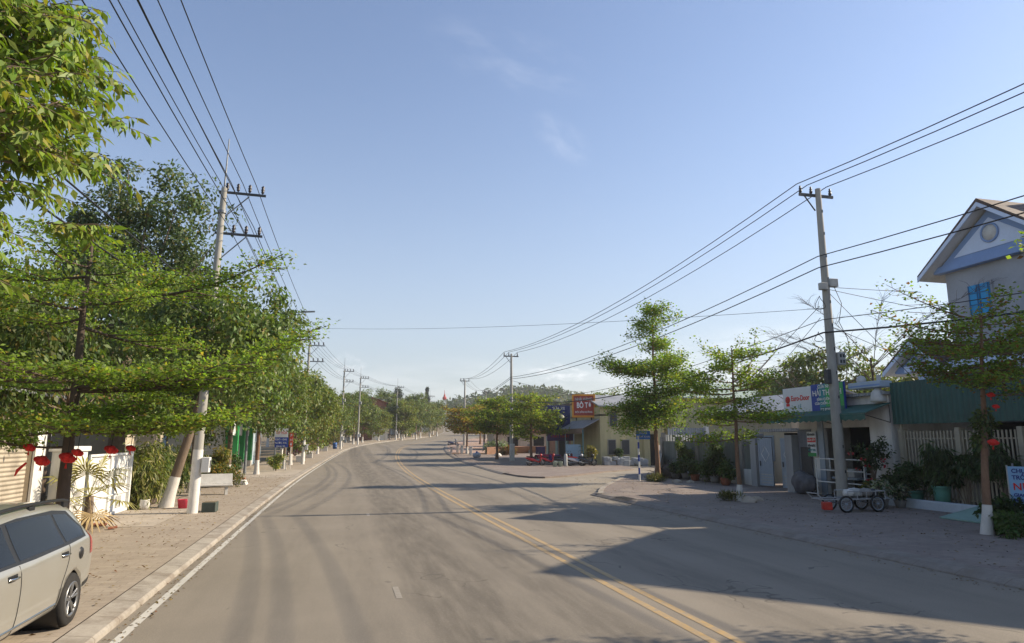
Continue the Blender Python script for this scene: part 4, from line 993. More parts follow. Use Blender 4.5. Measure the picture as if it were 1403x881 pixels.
g.build('frond', M_palm, r); gd.build('dead_frond', M_palmd, r)
# bamboo-like bed, logs
for i, (x, y, hgt) in enumerate([(-7.0, 27.7, 1.25), (-7.3, 29.3, 1.35), (-7.4, 31.2, 1.2), (-7.5, 33.4, 1.1), (-7.6, 37.8, 1.1), (-7.4, 40.3, 1.2)]):
    bush('hedge_shrub', ['pale long leaved shrub just beyond the white gate', 'long leaved shrub second from the white gate', 'green shrub behind the leaning tree', 'shrub just left of the white stone bench', 'shrub behind the white stone bench', 'shrub left of the round topiary bush'][i], 'shrub', (x, y, .12), (.85, .9, hgt), 45, 42, .3, .05, (.15, .17, .045) if i < 2 else (.08, .115, .03), 40+i, (.35, .32, .14), .2, droop=.7, clr=.5)
r = thing('log_pile', 'low pile of dark logs behind the leaning tree', 'logs', (-6.9, 28.6, .12), local=True)
for k, (x, z, y) in enumerate([(-.2, .1, 0), (.05, .1, .1), (-.08, .28, .05)]): MB().tube([(x, -1., z), (x+.03, 1.1, z)], [.11, .1], 9).build('log', M_barkd, r)
r = thing('plastic_bucket', 'pinkish red plastic bucket at the foot of the leaning tree', 'bucket', (-5.35, 27.1, .12), local=True)
MB().lathe([(1e-3, .01), (.15, 0), (.2, .3), (.21, .31), (.19, .3), (.14, .03), (1e-3, .03)], (0, 0, 0), 16).build('tub', mat('pink_plastic', (.55, .05, .09), .4, .15, 4), r)
MB().tube([(.2*math.cos(a), .05, .3+.1*math.sin(a)) for a in np.linspace(0, PI, 9)], .008, 5).build('handle', M_wire, r)
r = thing('planter_box', 'small dark green planter box at the foot of the nearest left power pole', 'planter', (-4.2, 25.6, .12), local=True)
MB().box((-.22, -.3, 0), (.22, .3, .32), 0, .02).build('box', mat('dark_green_box', (.05, .07, .06), .7, .2, 4, dirt=.3), r); MB().box((-.19, -.27, .322), (.19, .27, .33)).build('soil', M_dirt, r)
r = thing('ceramic_pot', 'small white pot standing on the kerb left of the leaning tree', 'pot', (-6.55, 26.9, .12), local=True)
MB().lathe([(1e-3, 0), (.12, 0), (.17, .18), (.14, .3), (.16, .34), (.12, .33), (1e-3, .25)], (0, 0, 0), 14).build('pot_body', M_stone, r); MB().tube([(0, 0, .26), (.03, .02, .45)], [.02, .005], 5).build('stem', M_bark, r)
r = thing('rubble_heap', 'broken orange tile pieces lying on the ramp by the white gate', 'rubble', (-6.6, 22.1, .135), local=True)
rng = np.random.default_rng(3)
for k in range(7): x, y = rng.normal()*.3, rng.normal()*.4; MB().prism([(x, y, 0), (x+.22, y+.06, .02), (x+.17, y+.22, .04), (x-.03, y+.14, .02)], (0, 0, .03)).build('shard', M_terra, r)
# stone bench
r = thing('stone_bench', 'white stone bench with a low backrest beyond the nearest left power pole', 'bench', (-5.4, 33.3, .12), local=True); r.rotation_euler = (0, 0, R(-78))
MB().box((-.22, -.8, .38), (.24, .8, .46), 0, .02).build('seat', M_stone, r); MB().prism([(-.24, -.8, .47), (-.17, -.8, .47), (-.27, -.8, .9), (-.33, -.8, .9)], (0, 1.6, 0)).build('backrest', M_stone, r)
for y in (-.55, .55): MB().prism([(-.2, y-.06, 0), (.2, y-.06, 0), (.14, y-.06, .378), (-.16, y-.06, .378)], (0, .12, 0)).build('leg', M_stone, r)
# topiary + plants
bush('topiary_bush', 'round clipped bush with a yellow orange top beside the white stone bench', 'shrub', (-5.65, 38.8, .12), (.85, .85, .7), 95, 60, .09, .05, (.10, .125, .03), 51, (.42, .24, .05), .22, clr=.36)
bush('garden_plant', 'tall yellow green plant rising behind the topiary bush', 'plant', (-6.4, 40.8, .12), (.6, .7, 1.1), 32, 36, .26, .08, (.2, .21, .05), 52, (.36, .26, .07), .3, droop=.5)
bush('garden_plant', 'dark leafy shrub beside the reddish tree trunk', 'plant', (-6.6, 46.5, .12), (.7, .8, .8), 36, 40, .2, .1, (.07, .11, .03), 53)
r = thing('stone_pedestal', 'low white stepped stone block just past the topiary bush', 'stone block', (-5.15, 40.6, .12), local=True)
MB().prism([(-.3, -.5, 0), (.3, -.5, 0), (.2, -.5, .22), (-.2, -.5, .3)], (0, 1.0, 0)).build('block', M_stone, r); MB().box((-.2, .1, .27), (.15, .45, .36), 0, .02).build('slab', M_terra, r)
# compound wall along the left
def lwall(label, y0, y1, x, hgt, m, name='garden_wall'):
    r = thing(name, label, 'wall', (x, y0, zg(y0)))
    g = MB(); z0 = zg(y0)
    g.box((x-.1, y0, z0-.3), (x+.1, y1, z0+hgt)); g.build('masonry', m, r)
    MB().box((x-.15, y0-.04, z0+hgt), (x+.15, y1+.04, z0+hgt+.08)).build('coping', M_stone, r); return r
lwall('low dark garden wall between the white gate and the green shopfront', 27.2, 47, -8.7, 1.3, M_concd)
lwall('plain garden wall on the left past the signboards', 78, 100, -8.3+bend(88), 1.2, M_wallw)
# houses behind the left trees
def block_house(label, x0, x1, y0, y1, h_, wallm, roofm, z=0, rise=1.2, win=(), name='house'):
    r = thing(name, label, 'house', (x1, y0, z))
    MB().box((x0, y0, z-.4), (x1, y1, z+h_)).build('wall', wallm, r)
    xm = (x0+x1)/2; o_ = .5
    rf = MB(); 
    for s, xa in ((1, x1+o_), (-1, x0-o_)): rf.prism([(xm, y0-o_, z+h_+rise), (xa, y0-o_, z+h_-.15), (xa, y0-o_, z+h_-.05), (xm, y0-o_, z+h_+rise+.1)], (0, y1-y0+2*o_, 0))
    rf.build('roof', roofm, r)
    MB().prism([(x0, y0, z+h_), (x1, y0, z+h_), (xm, y0, z+h_+rise-.05)], (0, y1-y0, 0)).build('gable', wallm, r)
    for (yy, zz, ww, hh) in win:
        wf = MB().box((x1+.001, yy-ww/2, z+zz), (x1+.06, yy+ww/2, z+zz+hh)).build('window', M_white, r)
        MB().box((x1+.061, yy-ww/2+.07, z+zz+.07), (x1+.066, yy+ww/2-.07, z+zz+hh-.07)).build('pane', M_steeld, wf)
    return r
block_house('white walled house glimpsed through the layered tree on the left', -22, -11.5, 23.5, 32, 5.6, M_wallw, M_roofg, 0, 1.1, [(25.5, 1.0, 1.2, 1.4), (28.5, 1.0, 1.2, 1.4), (25.5, 3.9, 1.2, 1.2), (28.5, 3.9, 1.2, 1.2)])
block_house('cream house hidden behind the trees past the bench', -20, -10.5, 36.5, 46, 4.2, M_beige, M_tiler, 0, 1.6, [(39, 1, 1.2, 1.3), (43, 1, 1.2, 1.3)])
block_house('pale blue house behind the purple bougainvillea', -17, -8.2, 71, 78, 3.8, mat('pale_blue_render', (.38, .46, .52), .85, .1, 1, dirt=.3), M_roofg, .2, 1.2, [(73, 1, 1, 1.2), (76, 1, 1, 1.2)])
block_house('brick red house standing above the trees in the bend', 3.5, 9.5, 152, 160, 8.2, M_brickr, M_tiler, 2.4, 1.2, [(155, 5.5, 1.2, 1.2)])
block_house('white house with a red roof on the skyline between conifer and cypress', 25, 33, 262, 271, 10., M_wallw, M_tiler, 5.6, 2.6, [(266, 7, 1.5, 1.2)])
block_house('low white house below the red roofed house past the bend', 16, 24, 225, 233, 5.6, M_wallw, M_roofg, 4.2, 1.2, [(229, 3, 1.5, 1.2)])
# green and white shopfront
r = thing('green_shopfront', 'small shop with bright green pillars and white sign panels under the left trees', 'shop', (-7.6, 58, zg(58)))
y0, y1, X = 53.5, 66.5, -8.0; z0 = zg(60)+.1
MB().box((X-4, y0, z0-.3), (X-3.9, y1, z0+4.4)).box((X-4, y0, z0-.3), (X, y0+.12, z0+4.4)).box((X-4, y1-.12, z0-.3), (X, y1, z0+4.4)).build('wall', M_wallw, r)
for y in (53.6, 57.2, 61., 66.): MB().box((X-.05, y-.3, z0+.55), (X+.3, y+.3, z0+4.3)).build('pillar', M_green, r); MB().box((X-.07, y-.33, z0-.1), (X+.33, y+.33, z0+.55)).build('pillar_base', M_lime, r)
for y in (55.4, 59.1, 63.5): MB().box((X+.02, y-1.4, z0+2.7), (X+.12, y+1.4, z0+4.3), 0, .01).build('sign_panel', M_sgnw, r); MB().box((X-.3, y-1.5, z0-.1), (X-.25, y+1.5, z0+2.6)).build('shutter', M_roofg, r)
MB().box((X-4.1, y0-.2, z0+4.4), (X+.5, y1+.2, z0+4.52)).build('roof', M_roofg, r)
# signs along the left pavement
def facing_sign(r, px0, px1, py0, py1, y, m, name, th=.08):
    a = at(px0, py1, y); b_ = at(px1, py0, y); return MB().box((a.x, y, a.z), (b_.x, y+th, b_.z)).build(name, m, r), a, b_
r = thing('shop_sign', 'white over blue signboard on posts beside the left pavement', 'signboard', (-4.7, 57, zg(57)))
up_, a, b_ = facing_sign(r, 376, 395, 587, 599, 57, M_sgnw, 'upper_panel'); lo_, a2, b2 = facing_sign(r, 376, 395, 599.2, 613, 57, M_blue, 'lower_panel')
for x in (a.x+.06, b_.x-.06): MB().bar((x, 57.12, zg(57)), (x, 57.12, b_.z), .035).build('post', M_steel, r)
cx_ = (a.x+b_.x)/2; wd = (b_.x-a.x)*.85
text('TẠP HÓA', .3, M_txtr, r, (cx_, 56.99, (a.z+b_.z)/2), (1, 0, 0), width=wd)
for i, s_ in enumerate(['GẠO - GAS', 'NƯỚC ĐÁ', '0918 20']): text(s_, .2, M_txtw, r, (cx_, 56.99, b2.z-.17-.27*i), (1, 0, 0), width=wd)
r = thing('hanging_sign', 'orange and red signboard high above the blue and white one', 'signboard', (-4.6, 59, zg(59)))
up_, a, b_ = facing_sign(r, 378, 389, 565, 573, 59, M_orp, 'upper_panel'); lo_, a2, b2 = facing_sign(r, 378, 390, 573.3, 582, 59, M_redp, 'lower_panel')
MB().bar((a.x+.1, 59.14, zg(59)), (a.x+.1, 59.14, b_.z), .04).build('post', M_steel, r); text('CAFE', .3, M_txtw, r, ((a2.x+b2.x)/2, 58.99, (a2.z+b2.z)/2), (1, 0, 0), width=.65)
r = thing('vertical_sign', 'upright red and orange signboard just left of the second left power pole', 'signboard', (-4.2, 58, zg(58)))
up_, a, b_ = facing_sign(r, 396, 402, 593, 612, 58, mat('scarlet_sign', (.55, .06, .02), .5, .12, 3), 'panel')
MB().bar(((a.x+b_.x)/2, 58.12, zg(58)), ((a.x+b_.x)/2, 58.12, b_.z), .035).build('post', M_lime, r)
for i, s_ in enumerate('PHỞ'): text(s_, .3, M_txtw, r, ((a.x+b_.x)/2, 57.99, b_.z-.22-.36*i), (1, 0, 0))
rb = bush('bougainvillea', 'purple bougainvillea bush behind the second left power pole', 'shrub', (-5.9, 85, zg(85)), (1.3, 1.5, 1.5), 50, 50, .22, .16, (.10, .03, .085), 61, (.05, .08, .03), .35)
bush('hedge_shrub', 'green shrub at the foot of the blue and white signboard', 'shrub', (-4.7, 56.2, zg(56)+.1), (.6, .6, .9), 26, 36, .18, .09, (.14, .18, .04), 62, (.4, .36, .1), .2)
for i, (y, lb) in enumerate([(94, 'flowering shrub past the purple bougainvillea'), (101, 'pale green shrub before the third left power pole'), (110, 'shrub to the left of the blue drum'), (118, 'shrub on the left just before the white gate arch')]):
    bush('hedge_shrub', lb, 'shrub', (-7.2+bend(y), y, zg(y)+.1), (1.3, 1.6, 1.1), 34, 30, .3, .15, [(.14, .06, .06), (.14, .17, .05), (.08, .11, .03), (.16, .16, .05)][i], 64+i, (.3, .1, .06), .15)
r = thing('plastic_drum', 'blue drum standing by the third left power pole', 'drum', (-4.6+bend(104), 104, zg(104)+.12), local=True)
MB().lathe([(1e-3, 0), (.29, 0), (.3, .3), (.32, .31), (.3, .33), (.3, .6), (.32, .61), (.3, .63), (.29, .9), (1e-3, .9)], (0, 0, 0), 16).build('shell', mat('blue_drum_plastic', (.03, .1, .30), .4, .15, 3), r); MB().lathe([(1e-3, .93), (.24, .93), (.25, .9)], (0, 0, 0), 16).build('lid', M_steeld, r)
# white stone bollards / flower tubs on the left pavement
for i, (y, lb) in enumerate([(72, 'white block at the foot of a tree past the blue signboard'), (81, 'white block beside the upright red sign'), (97, 'white block on the left pavement past the bougainvillea'), (112, 'white block on the left pavement past the blue drum')]):
    r = thing('stone_pedestal', lb, 'stone block', (-5.0+bend(y), y, zg(y)+.12), local=True); MB().box((-.35, -.3, 0), (.35, .3, .55), 0, .04).build('block', M_lime, r); MB().box((-.4, -.35, .55), (.4, .35, .64), 0, .03).build('cap', M_stone, r)
# white arch gates in the bend
r = thing('gate_arch', 'white gate arch with a slanted top in the bend on the left', 'gate', (8, 148, zg(148)))
z0 = zg(148)
for x in (6.8, 9.4): MB().box((x-.3, 147.8, z0-.2), (x+.3, 148.2, z0+2.2)).build('post', M_lime, r)
MB().prism([(6.3, 147.8, z0+2.2), (9.9, 147.8, z0+2.2), (9.5, 147.8, z0+2.7), (7.2, 147.8, z0+2.45)], (0, .4, 0)).build('lintel', M_lime, r)
MB().box((7.1, 148.0, z0), (9.1, 148.08, z0+1.5)).build('gate_leaf', M_white, r)
# red white tower
r = thing('lattice_tower', 'red topped white mast tower on the skyline past the bend', 'tower', (58.7, 400, 11), local=True)
g = MB()
for (sx, sy) in ((1, 1), (1, -1), (-1, 1), (-1, -1)): g.tube([(sx*1.1, sy*1.1, 0), (sx*.7, sy*.7, 15)], .16, 5)
for k in range(8):
    z = k*1.9; a = 1.1-.4*z/15
    for (p, q) in (((-a, -a), (a, -a)), ((a, -a), (a, a)), ((-a, a), (a, a)), ((-a, -a), (-a, a))): g.bar((*p, z), (*q, z+1.9), .09)
g.build('mast', M_white, r); MB().lathe([(.6, 15), (1.15, 15.6), (1.2, 16.4), (.6, 17.2), (.45, 18.2), (.15, 18.6), (.1, 20.8)], (0, 0, 0), 8, sm=False).build('top', M_redp, r)
# ------------------------------------------------------------------ right side
M_teal = corrug('teal_corrugated_sheet', (.018, .085, .075), 1, .22, .5, .2, .012)
M_awn = mat('green_awning_cloth', (.04, .125, .105), .7, .18, 2, dirt=.35, dirtcol=(.10, .10, .08))
M_hblue = mat('house_pale_blue', (.60, .70, .88), .8, .05, 1, dirt=.15, dirtcol=(.4, .42, .45)); M_hmid = mat('house_mid_blue', (.22, .34, .60), .75, .06, 1, dirt=.15, dirtcol=(.18, .2, .25))
M_hgrey = mat('house_grey_wall', (.35, .37, .41), .85, .08, 1, dirt=.25, dirtcol=(.25, .23, .21))
M_cyan = mat('cyan_shutter_paint', (.01, .30, .62), .4, .1, 2)
M_cream = mat('cream_steel_paint', (.36, .325, .25), .6, .1, 3, dirt=.35, dirtcol=(.22, .17, .11))
M_gateg = mat('blue_grey_steel', (.30, .36, .43), .5, .08, 2, dirt=.3, dirtcol=(.22, .22, .22), metal=.1)
M_tilew = pavers('blue_grey_wall_tiles', (.20, .215, .25), (.17, .185, .22), (.28, .28, .28), .4, .2, (.12, .12, .13), .3)
M_corg = corrug('grey_corrugated_gate', (.27, .30, .325), 0, .25, .5, .3)
FX = 21.0
# --- gabled house
h = thing('gabled_house', 'two storey pale blue gabled house with a brown tile roof and bright blue shutters', 'house', (26, 18, 0))
g = MB(); g.box((26.3, 17.5, -.2), (37, 24.3, 9.9)); g.build('wall', M_hgrey, h)
GA, GY, GE = 12.3, 21.65, 10.2   # apex height, ridge y, eave height
L0, R0 = 25.1, 18.4
def gable(x0, x1, ya, yl, yr, za, ze, over, hh, tri_m, bord_m, ring=True, th=.16):
    # triangle wall set back, border band, roof slabs
    inset = .55
    MB().prism([(x0+inset, yl-.25, ze), (x0+inset, yr+.25, ze), (x0+inset, ya, za-.22)], (.3, 0, 0)).build('gable_wall', bord_m, hh)
    k = .30; cy = (yl+yr+ya)/3; cz = (2*ze+za)/3
    pts = [(yl-.2, ze+.05), (yr+.2, ze+.05), (ya, za-.2)]
    pts = [(cy+(y-cy)*(1-k), cz+(z-cz)*(1-k)-.02) for y, z in pts]
    MB().prism([(x0+inset-.03, y, z) for y, z in pts], (.029, 0, 0)).build('gable_panel', tri_m, hh)
    if ring:
        rr = .135*(yl-yr)/2; cc = cz-.05+.1*(za-ze)
        gg = MB(); gg.tube([(x0+inset-.06, ya+rr*math.cos(a), cc+rr*math.sin(a)) for a in np.linspace(0, 2*PI, 25)], .045, 6, cap=False); rg = gg.build('round_vent', bord_m, hh)
        MB().lathe([(1e-3, 0), (rr, 0), (rr, .02)], (x0+inset-.055, ya, cc), 24, axis='x').build('vent_face', M_stone, rg)
    MB().box((x0+inset-.08, yr-.1, ze-.28), (x0+inset+.3, yl+.1, ze-.002)).build('cornice', bord_m, hh)
    for nm, ye in (('roof_slope', yl), ('roof_slope', yr)):
        dz = (za-ze); s_ = 1 if ye > ya else -1; e_y = ye+s_*over; e_z = ze-over*dz/abs(ye-ya)
        MB().prism([(x0, ya, za+.06), (x0, e_y, e_z+.06), (x0, e_y, e_z+.06+th*.6), (x0, ya, za+.06+th)], (x1-x0, 0, 0)).build(nm, M_tile, hh)
        MB().prism([(x0+.03, ya, za-.10), (x0+.03, e_y-s_*.03, e_z-.10), (x0+.03, e_y-s_*.03, e_z+.055), (x0+.03, ya, za+.055)], (x1-x0-.1, 0, 0)).build('soffit', M_wallw, hh)
        MB().prism([(x0-.02, ya, za-.14), (x0-.02, e_y, e_z-.14), (x0-.02, e_y, e_z+.05), (x0-.02, ya, za+.05)], (.045, 0, 0)).build('barge_board', M_hblue, hh)
gable(25.45, 37.5, GY, 24.45, 2*GY-24.45, GA, GE, .55, h, M_hblue, M_hmid)
gable(29.5, 37.5, 20.9, 22.4, 19.4, 13.9, 12.3, .3, h, M_hblue, M_hmid, False)
# upper wall bay under the gable with blue shutters
for (ya, yb) in ((23.15, 22.15), (20.6, 19.6)):
    fr = MB().box((26.22, yb-.08, 7.75), (26.29, ya+.08, 9.15)).build('window', M_hgrey, h)
    g = MB(); ym = (ya+yb)/2
    g.box((26.17, yb, 7.82), (26.215, ym-.02, 9.08)); g.box((26.17, ym+.02, 7.82), (26.215, ya, 9.08)); g.build('shutter', M_cyan, fr)
    g = MB(); 
    for yy in (yb+.02, ym-.07, ym+.05, ya-.06): g.box((26.15, yy, 7.82), (26.168, yy+.05, 9.08))
    for zz in (8.2, 8.7): g.box((26.151, yb, zz), (26.166, ya, zz+.04))
    g.build('shutter_frame', mat('deep_blue_paint', (.008, .12, .28), .4, .1, 2), fr)
# lower roof and small porch gable
MB().prism([(24.6, 10, 5.75), (24.6, 25.2, 5.75), (26.29, 25.2, 6.35), (26.29, 10, 6.35)], (0, 0, .12)).build('porch_roof', M_tile, h)
MB().box((24.5, 10, 5.5), (24.58, 25.3, 5.76)).build('porch_fascia', M_hblue, h)
gable(24.2, 26.28, 24.6, 25.9, 23.3, 6.75, 5.78, .35, h, M_hblue, M_hmid)
MB().box((24.9, 10, 5.2), (26.29, 25.0, 5.4)).build('porch_ceiling', M_hgrey, h)
for y in (24.6, 20, 15): MB().box((24.7, y-.15, 0), (25.0, y+.15, 5.5)).build('porch_column', M_hblue, h)
# teal canopy over the forecourt
r = thing('teal_canopy', 'long dark teal corrugated canopy hanging in front of the gabled house', 'canopy', (FX, 15, 3))
MB().box((FX-.02, 6, 3.12), (FX+.03, 22.45, 4.74)).build('fascia', M_teal, r)
MB().prism([(FX+.04, 6, 4.55), (FX+.04, 22.45, 4.55), (24.4, 22.45, 5.1), (24.4, 6, 5.1)], (0, 0, .05)).build('roof_sheet', M_teal, r)
for y in (22.2, 17, 11.5): MB().bar((FX+.1, y, 0), (FX+.1, y, 4.5), .05).build('post', M_cream, r)
# cream picket fence
r = thing('picket_fence', 'cream steel picket fence under the teal canopy', 'fence', (FX+.2, 15, 0))
MB().box((FX+.1, 9, -.1), (FX+.3, 22.3, .32)).build('plinth', M_concd, r)
g = MB(); g2 = MB(); y = 9.2
for z in (.42, 1.12, 1.2, 2.55): g2.box((FX+.17, 9, z), (FX+.23, 22.3, z+.05))
g2.build('rail', M_cream, r)
while y < 22.3:
    w_ = .05; g.box((FX+.14, y, .34), (FX+.169, y+.055, 2.85)); y += .15
g.build('pickets', M_cream, r)
for y in (22.25, 19.7, 17.4, 14.5): MB().box((FX+.05, y-.09, 0), (FX+.35, y+.09, 2.95)).build('post', M_cream, r)
r = thing('forecourt_shade_wall', 'wall coloured black for shade at the back of the forecourt behind the picket fence', 'wall', (25.4, 15, 0)); MB().box((25.3, 8, -.1), (25.6, 24, 3.2)).build('masonry', M_dark, r)  # near-black sheet put in for the shade behind the fence
# neighbouring house just outside the right edge of the photograph
h2 = thing('neighbour_house', 'two storey pale house right of the gabled house, next along the road', 'house', (26, 9, 0))
MB().box((26.3, 4.5, -.2), (37, 17.2, 10.2)).build('wall', M_hgrey, h2)
gable(25.45, 37.5, 12.6, 17.4, 2*12.6-17.4, 13.3, 10.4, .6, h2, M_hblue, M_hmid)
for y in (8, 12, 15.5): w_ = MB().box((26.22, y, 7.2), (26.29, y+1.2, 8.8)).build('window', M_hgrey, h2); MB().box((26.19, y+.08, 7.28), (26.215, y+1.12, 8.72)).build('shutter', M_cyan, w_)
# low pale wall and planters before the fence
r = thing('low_wall', 'low pale blue white wall in front of the picket fence', 'wall', (20.2, 20, .12))
MB().box((20.0, 17.8, .0), (20.25, 22.4, .42), 0, .02).build('masonry', mat('pale_wall', (.48, .53, .57), .8, .1, 2, dirt=.35), r)
r = thing('metal_ramp', 'pale green ramp plate leaning over the kerb step by the whitewashed tree', 'ramp', (18.6, 17.0, .12))
MB().prism([(18.1, 17.9, .13), (18.1, 16.1, .13), (20.0, 16.1, .5), (20.0, 17.9, .5)], (0, 0, .04)).build('plate', mat('pale_green_paint', (.22, .34, .29), .7, .12, 2, dirt=.35), r)
bush('potted_plant', 'leafy plant in a shallow green bowl on the low pale wall', 'potted plant', (20.65, 21.55, .12), (.55, .6, .55), 34, 34, .22, .07, (.05, .085, .025), 101, pot=(.45, .55), potm=M_potg)
bush('potted_plant', 'tall drooping plant in a green square pot behind the low pale wall', 'potted plant', (20.65, 20.2, .12), (.55, .6, .9), 40, 36, .32, .07, (.055, .09, .028), 102, pot=(.3, .8), potm=M_potg, droop=.8)
bush('climbing_plant', 'dark climbing plant hanging over the picket fence behind the green pots', 'plant', (20.75, 19.3, .12), (.45, 1.3, .9), 60, 40, .22, .07, (.05, .085, .028), 103, zc=1.75, droop=.8)
bush('climbing_plant', 'clump of orchids hanging beside the whitewashed tree on the near right', 'plant', (20.4, 17.6, .12), (.4, .6, .6), 34, 40, .24, .06, (.05, .085, .03), 104, zc=1.7, droop=.9)
bush('ground_plant', 'low green plants around the foot of the near right tree', 'plant', (16.5, 14.2, .12), (.75, .7, .28), 40, 40, .12, .06, (.06, .11, .025), 105, zc=.2, clr=.7)
bush('ground_plant', 'taller leafy weed behind the foot of the near right tree', 'plant', (17.1, 14.9, .12), (.45, .45, .55), 26, 36, .18, .09, (.04, .075, .022), 106)
rb = bush('rose_bush', 'sprawling red flowered bush in front of the shop doorway', 'shrub', (20.1, 22.75, .12), (.55, .75, .7), 26, 30, .15, .08, (.045, .07, .028), 107, zc=1.55, pot=(.28, .4), potm=M_potd)
rng = np.random.default_rng(8); flowers(rb, [(-.3+rng.normal()*.28, rng.normal()*.5, 1.5+rng.normal()*.4) for k in range(9)], .11, mat('crimson_petals', (.30, .015, .02), .7, .2, 5, bmp=0), 3)
for i, (x, y, lb, c_, s) in enumerate([(19.2, 21.9, 'low potted plant with yellow leaves beside the hand cart', (.20, .17, .03), 1.), (18.9, 21.1, 'potted plant with pale variegated leaves right of the hand cart', (.28, .27, .22), 1.05), (19.6, 21.0, 'pale leaved potted plant at the end of the low pale wall', (.2, .2, .15), .9), (20.3, 22.0, 'dark potted shrub between the rose bush and the green bowl', (.05, .08, .025), 1.3)]):
    bush('potted_plant', lb, 'potted plant', (x, y, .12), (.34*s, .36*s, .32*s), 22, 30, .15, .08, c_, 110+i, (.05, .09, .03), .35, pot=(.24*s, .3*s), potm=M_potd)
lantern('red decoration low on the near right tree trunk', at(1360, 606, 14.3), .12, 'red decorations on the right tree'); lantern('upper of the red decorations on the near right tree trunk', at(1357, 541, 14.4), .09, 'red decorations on the right tree'); lantern('red decoration between the other two on the near right trunk', at(1364, 557, 14.4), .08, 'red decorations on the right tree')
# blue advertising board at the right edge
r = thing('advertising_board', 'light blue advertising board with red and dark blue lettering near the right edge', 'signboard', (17.3, 14.0, .12))
bx0, by0 = 17.35, 14.8; rt = Vector((.45, -.89, 0)).normalized(); nrm_ = rt.cross(Vector((0, 0, 1)))
def bp(u, z, o=0.): p = Vector((bx0, by0, 0))+rt*u+nrm_*o; return (p.x, p.y, z)
def board(u0, u1, z0, z1, o0, o1): return MB().prism([bp(u0, z0, o0), bp(u1, z0, o0), bp(u1, z1, o0), bp(u0, z1, o0)], nrm_*(o1-o0))
M_lb = mat('light_blue_sign', (.22, .42, .66), .45, .06, 2, bmp=0)
board(0, 1.5, .62, 1.82, 0, .04).build('panel', M_lb, r); board(-.03, 0, .59, 1.85, -.01, .05).build('frame', M_boxg, r); board(.06, 1.44, .66, .87, .041, .046).build('lower_band', mat('navy_sign', (.03, .03, .16), .5, .1, 2, bmp=0), r)
for u in (.1, 1.4): MB().bar(bp(u, .1, -.05), bp(u, 1.9, -.05), .025).build('post', M_steel, r)
for s_, z, sz, m_ in (('CHUYÊN NHẬN', 1.83, .15, M_txtb), ('TRỒNG', 1.66, .15, M_txtb), ('NƯỚC ĐÁ', 1.42, .26, M_txtr), ('GIAO TẬN NƠI', 1.21, .12, M_txtb), ('MỌI LÚC', 1.08, .11, M_txtb), ('ĐT: 0918 334 556', .9, .11, M_txtw)):
    text(s_, sz, m_, r, bp(.08, z-.13, .05), rt, align='LEFT', width=1.35, bold=.004)
# --- white shop with signs
s = thing('white_shop', 'small white shop with an open dark doorway and a green awning', 'shop', (FX, 25, .1))
g = MB()
g.box((FX, 22.6, -.1), (FX+.2, 23.75, 4.3)); g.box((FX, 26.55, -.1), (FX+.2, 28.2, 4.3)); g.box((FX, 23.75, 3.05), (FX+.2, 26.55, 4.3))
g.box((FX+.2, 22.6, -.1), (27, 22.8, 4.3)); g.box((FX+.2, 28.0, -.1), (27, 28.2, 4.3)); g.box((26.8, 22.8, -.1), (27, 28, 4.3)); g.build('wall', M_wallw, s)
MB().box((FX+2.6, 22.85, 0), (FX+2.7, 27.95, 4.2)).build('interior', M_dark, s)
MB().box((FX-.06, 26.5, 0), (FX-.003, 26.85, 3.4), 0, .01).build('door_frame', M_gateg, s)
MB().box((20.75, 22.5, 4.302), (27.2, 28.3, 4.42)).build('roof', M_roofg, s)
MB().box((20.6, 22.55, 4.6), (21.2, 24.3, 4.85), 0, .02).build('fascia', mat('pale_blue_metal', (.42, .52, .62), .5, .08, 2, dirt=.2), s); MB().box((20.595, 22.56, 4.66), (20.602, 24.29, 4.72)).build('fascia_stripe', M_hmid, s)
MB().lathe([(.0, .0), (.30, .02), (.33, .1), (.24, .42), (.12, .55), (.001, .58)][::-1], (20.85, 22.95, 4.0), 14).build('lamp_globe', M_stone, s)
MB().lathe([(1e-3, 0), (.17, .03), (.2, .15), (.14, .28), (.04, .33), (1e-3, .33)], (21.2, 24.2, 4.86), 14).build('roof_ball', M_stone, s)
MB().bar((20.9, 22.9, 4.85), (20.9, 22.9, 5.1), .09).build('roof_pipe', M_stone, s)
# grey pillar + tiled wall piece
MB().box((20.55, 28.22, -.1), (21.1, 28.75, 2.75), 0, .01).build('pillar', M_wallg, s); MB().box((20.9, 27.35, -.1), (20.995, 28.2, 3.0)).build('tiled_panel', M_tilew, s)
MB().prism([(20.89, 27.3, 2.2), (20.89, 28.0, 2.2), (20.89, 28.0, .9), (20.89, 27.3, .9)], (-.03, 0, 0)).build('window_grille', M_steeld, s)
aw = MB().prism([(FX-.01, 22.5, 3.95), (19.75, 22.5, 3.55), (19.75, 29.3, 3.5), (FX-.01, 29.3, 3.9)], (0, 0, .035)).build('awning', M_awn, s)
g = MB(); y = 22.5
vs = []; 
for i in range(69): yy = 22.5+i*.1; vs += [(19.74, yy, 3.535), (19.76+.015*math.sin(i*1.1), yy, 3.30+.03*math.sin(i*1.57))]
g.add(vs, [(2*i, 2*i+1, 2*i+3, 2*i+2) for i in range(68)]); g.build('valance', M_awn, aw)
for y in (22.6, 25.8, 29.2):
    g = MB(); g.bar((FX-.01, y, 3.2), (19.8, y, 3.5), .018); g.bar((FX-.01, y, 3.2), (FX-.01, y, 3.9), .018); g.bar((19.8, y, 3.28), (19.8, y, 3.52), .018); g.build('awning_bracket', M_steeld, aw)
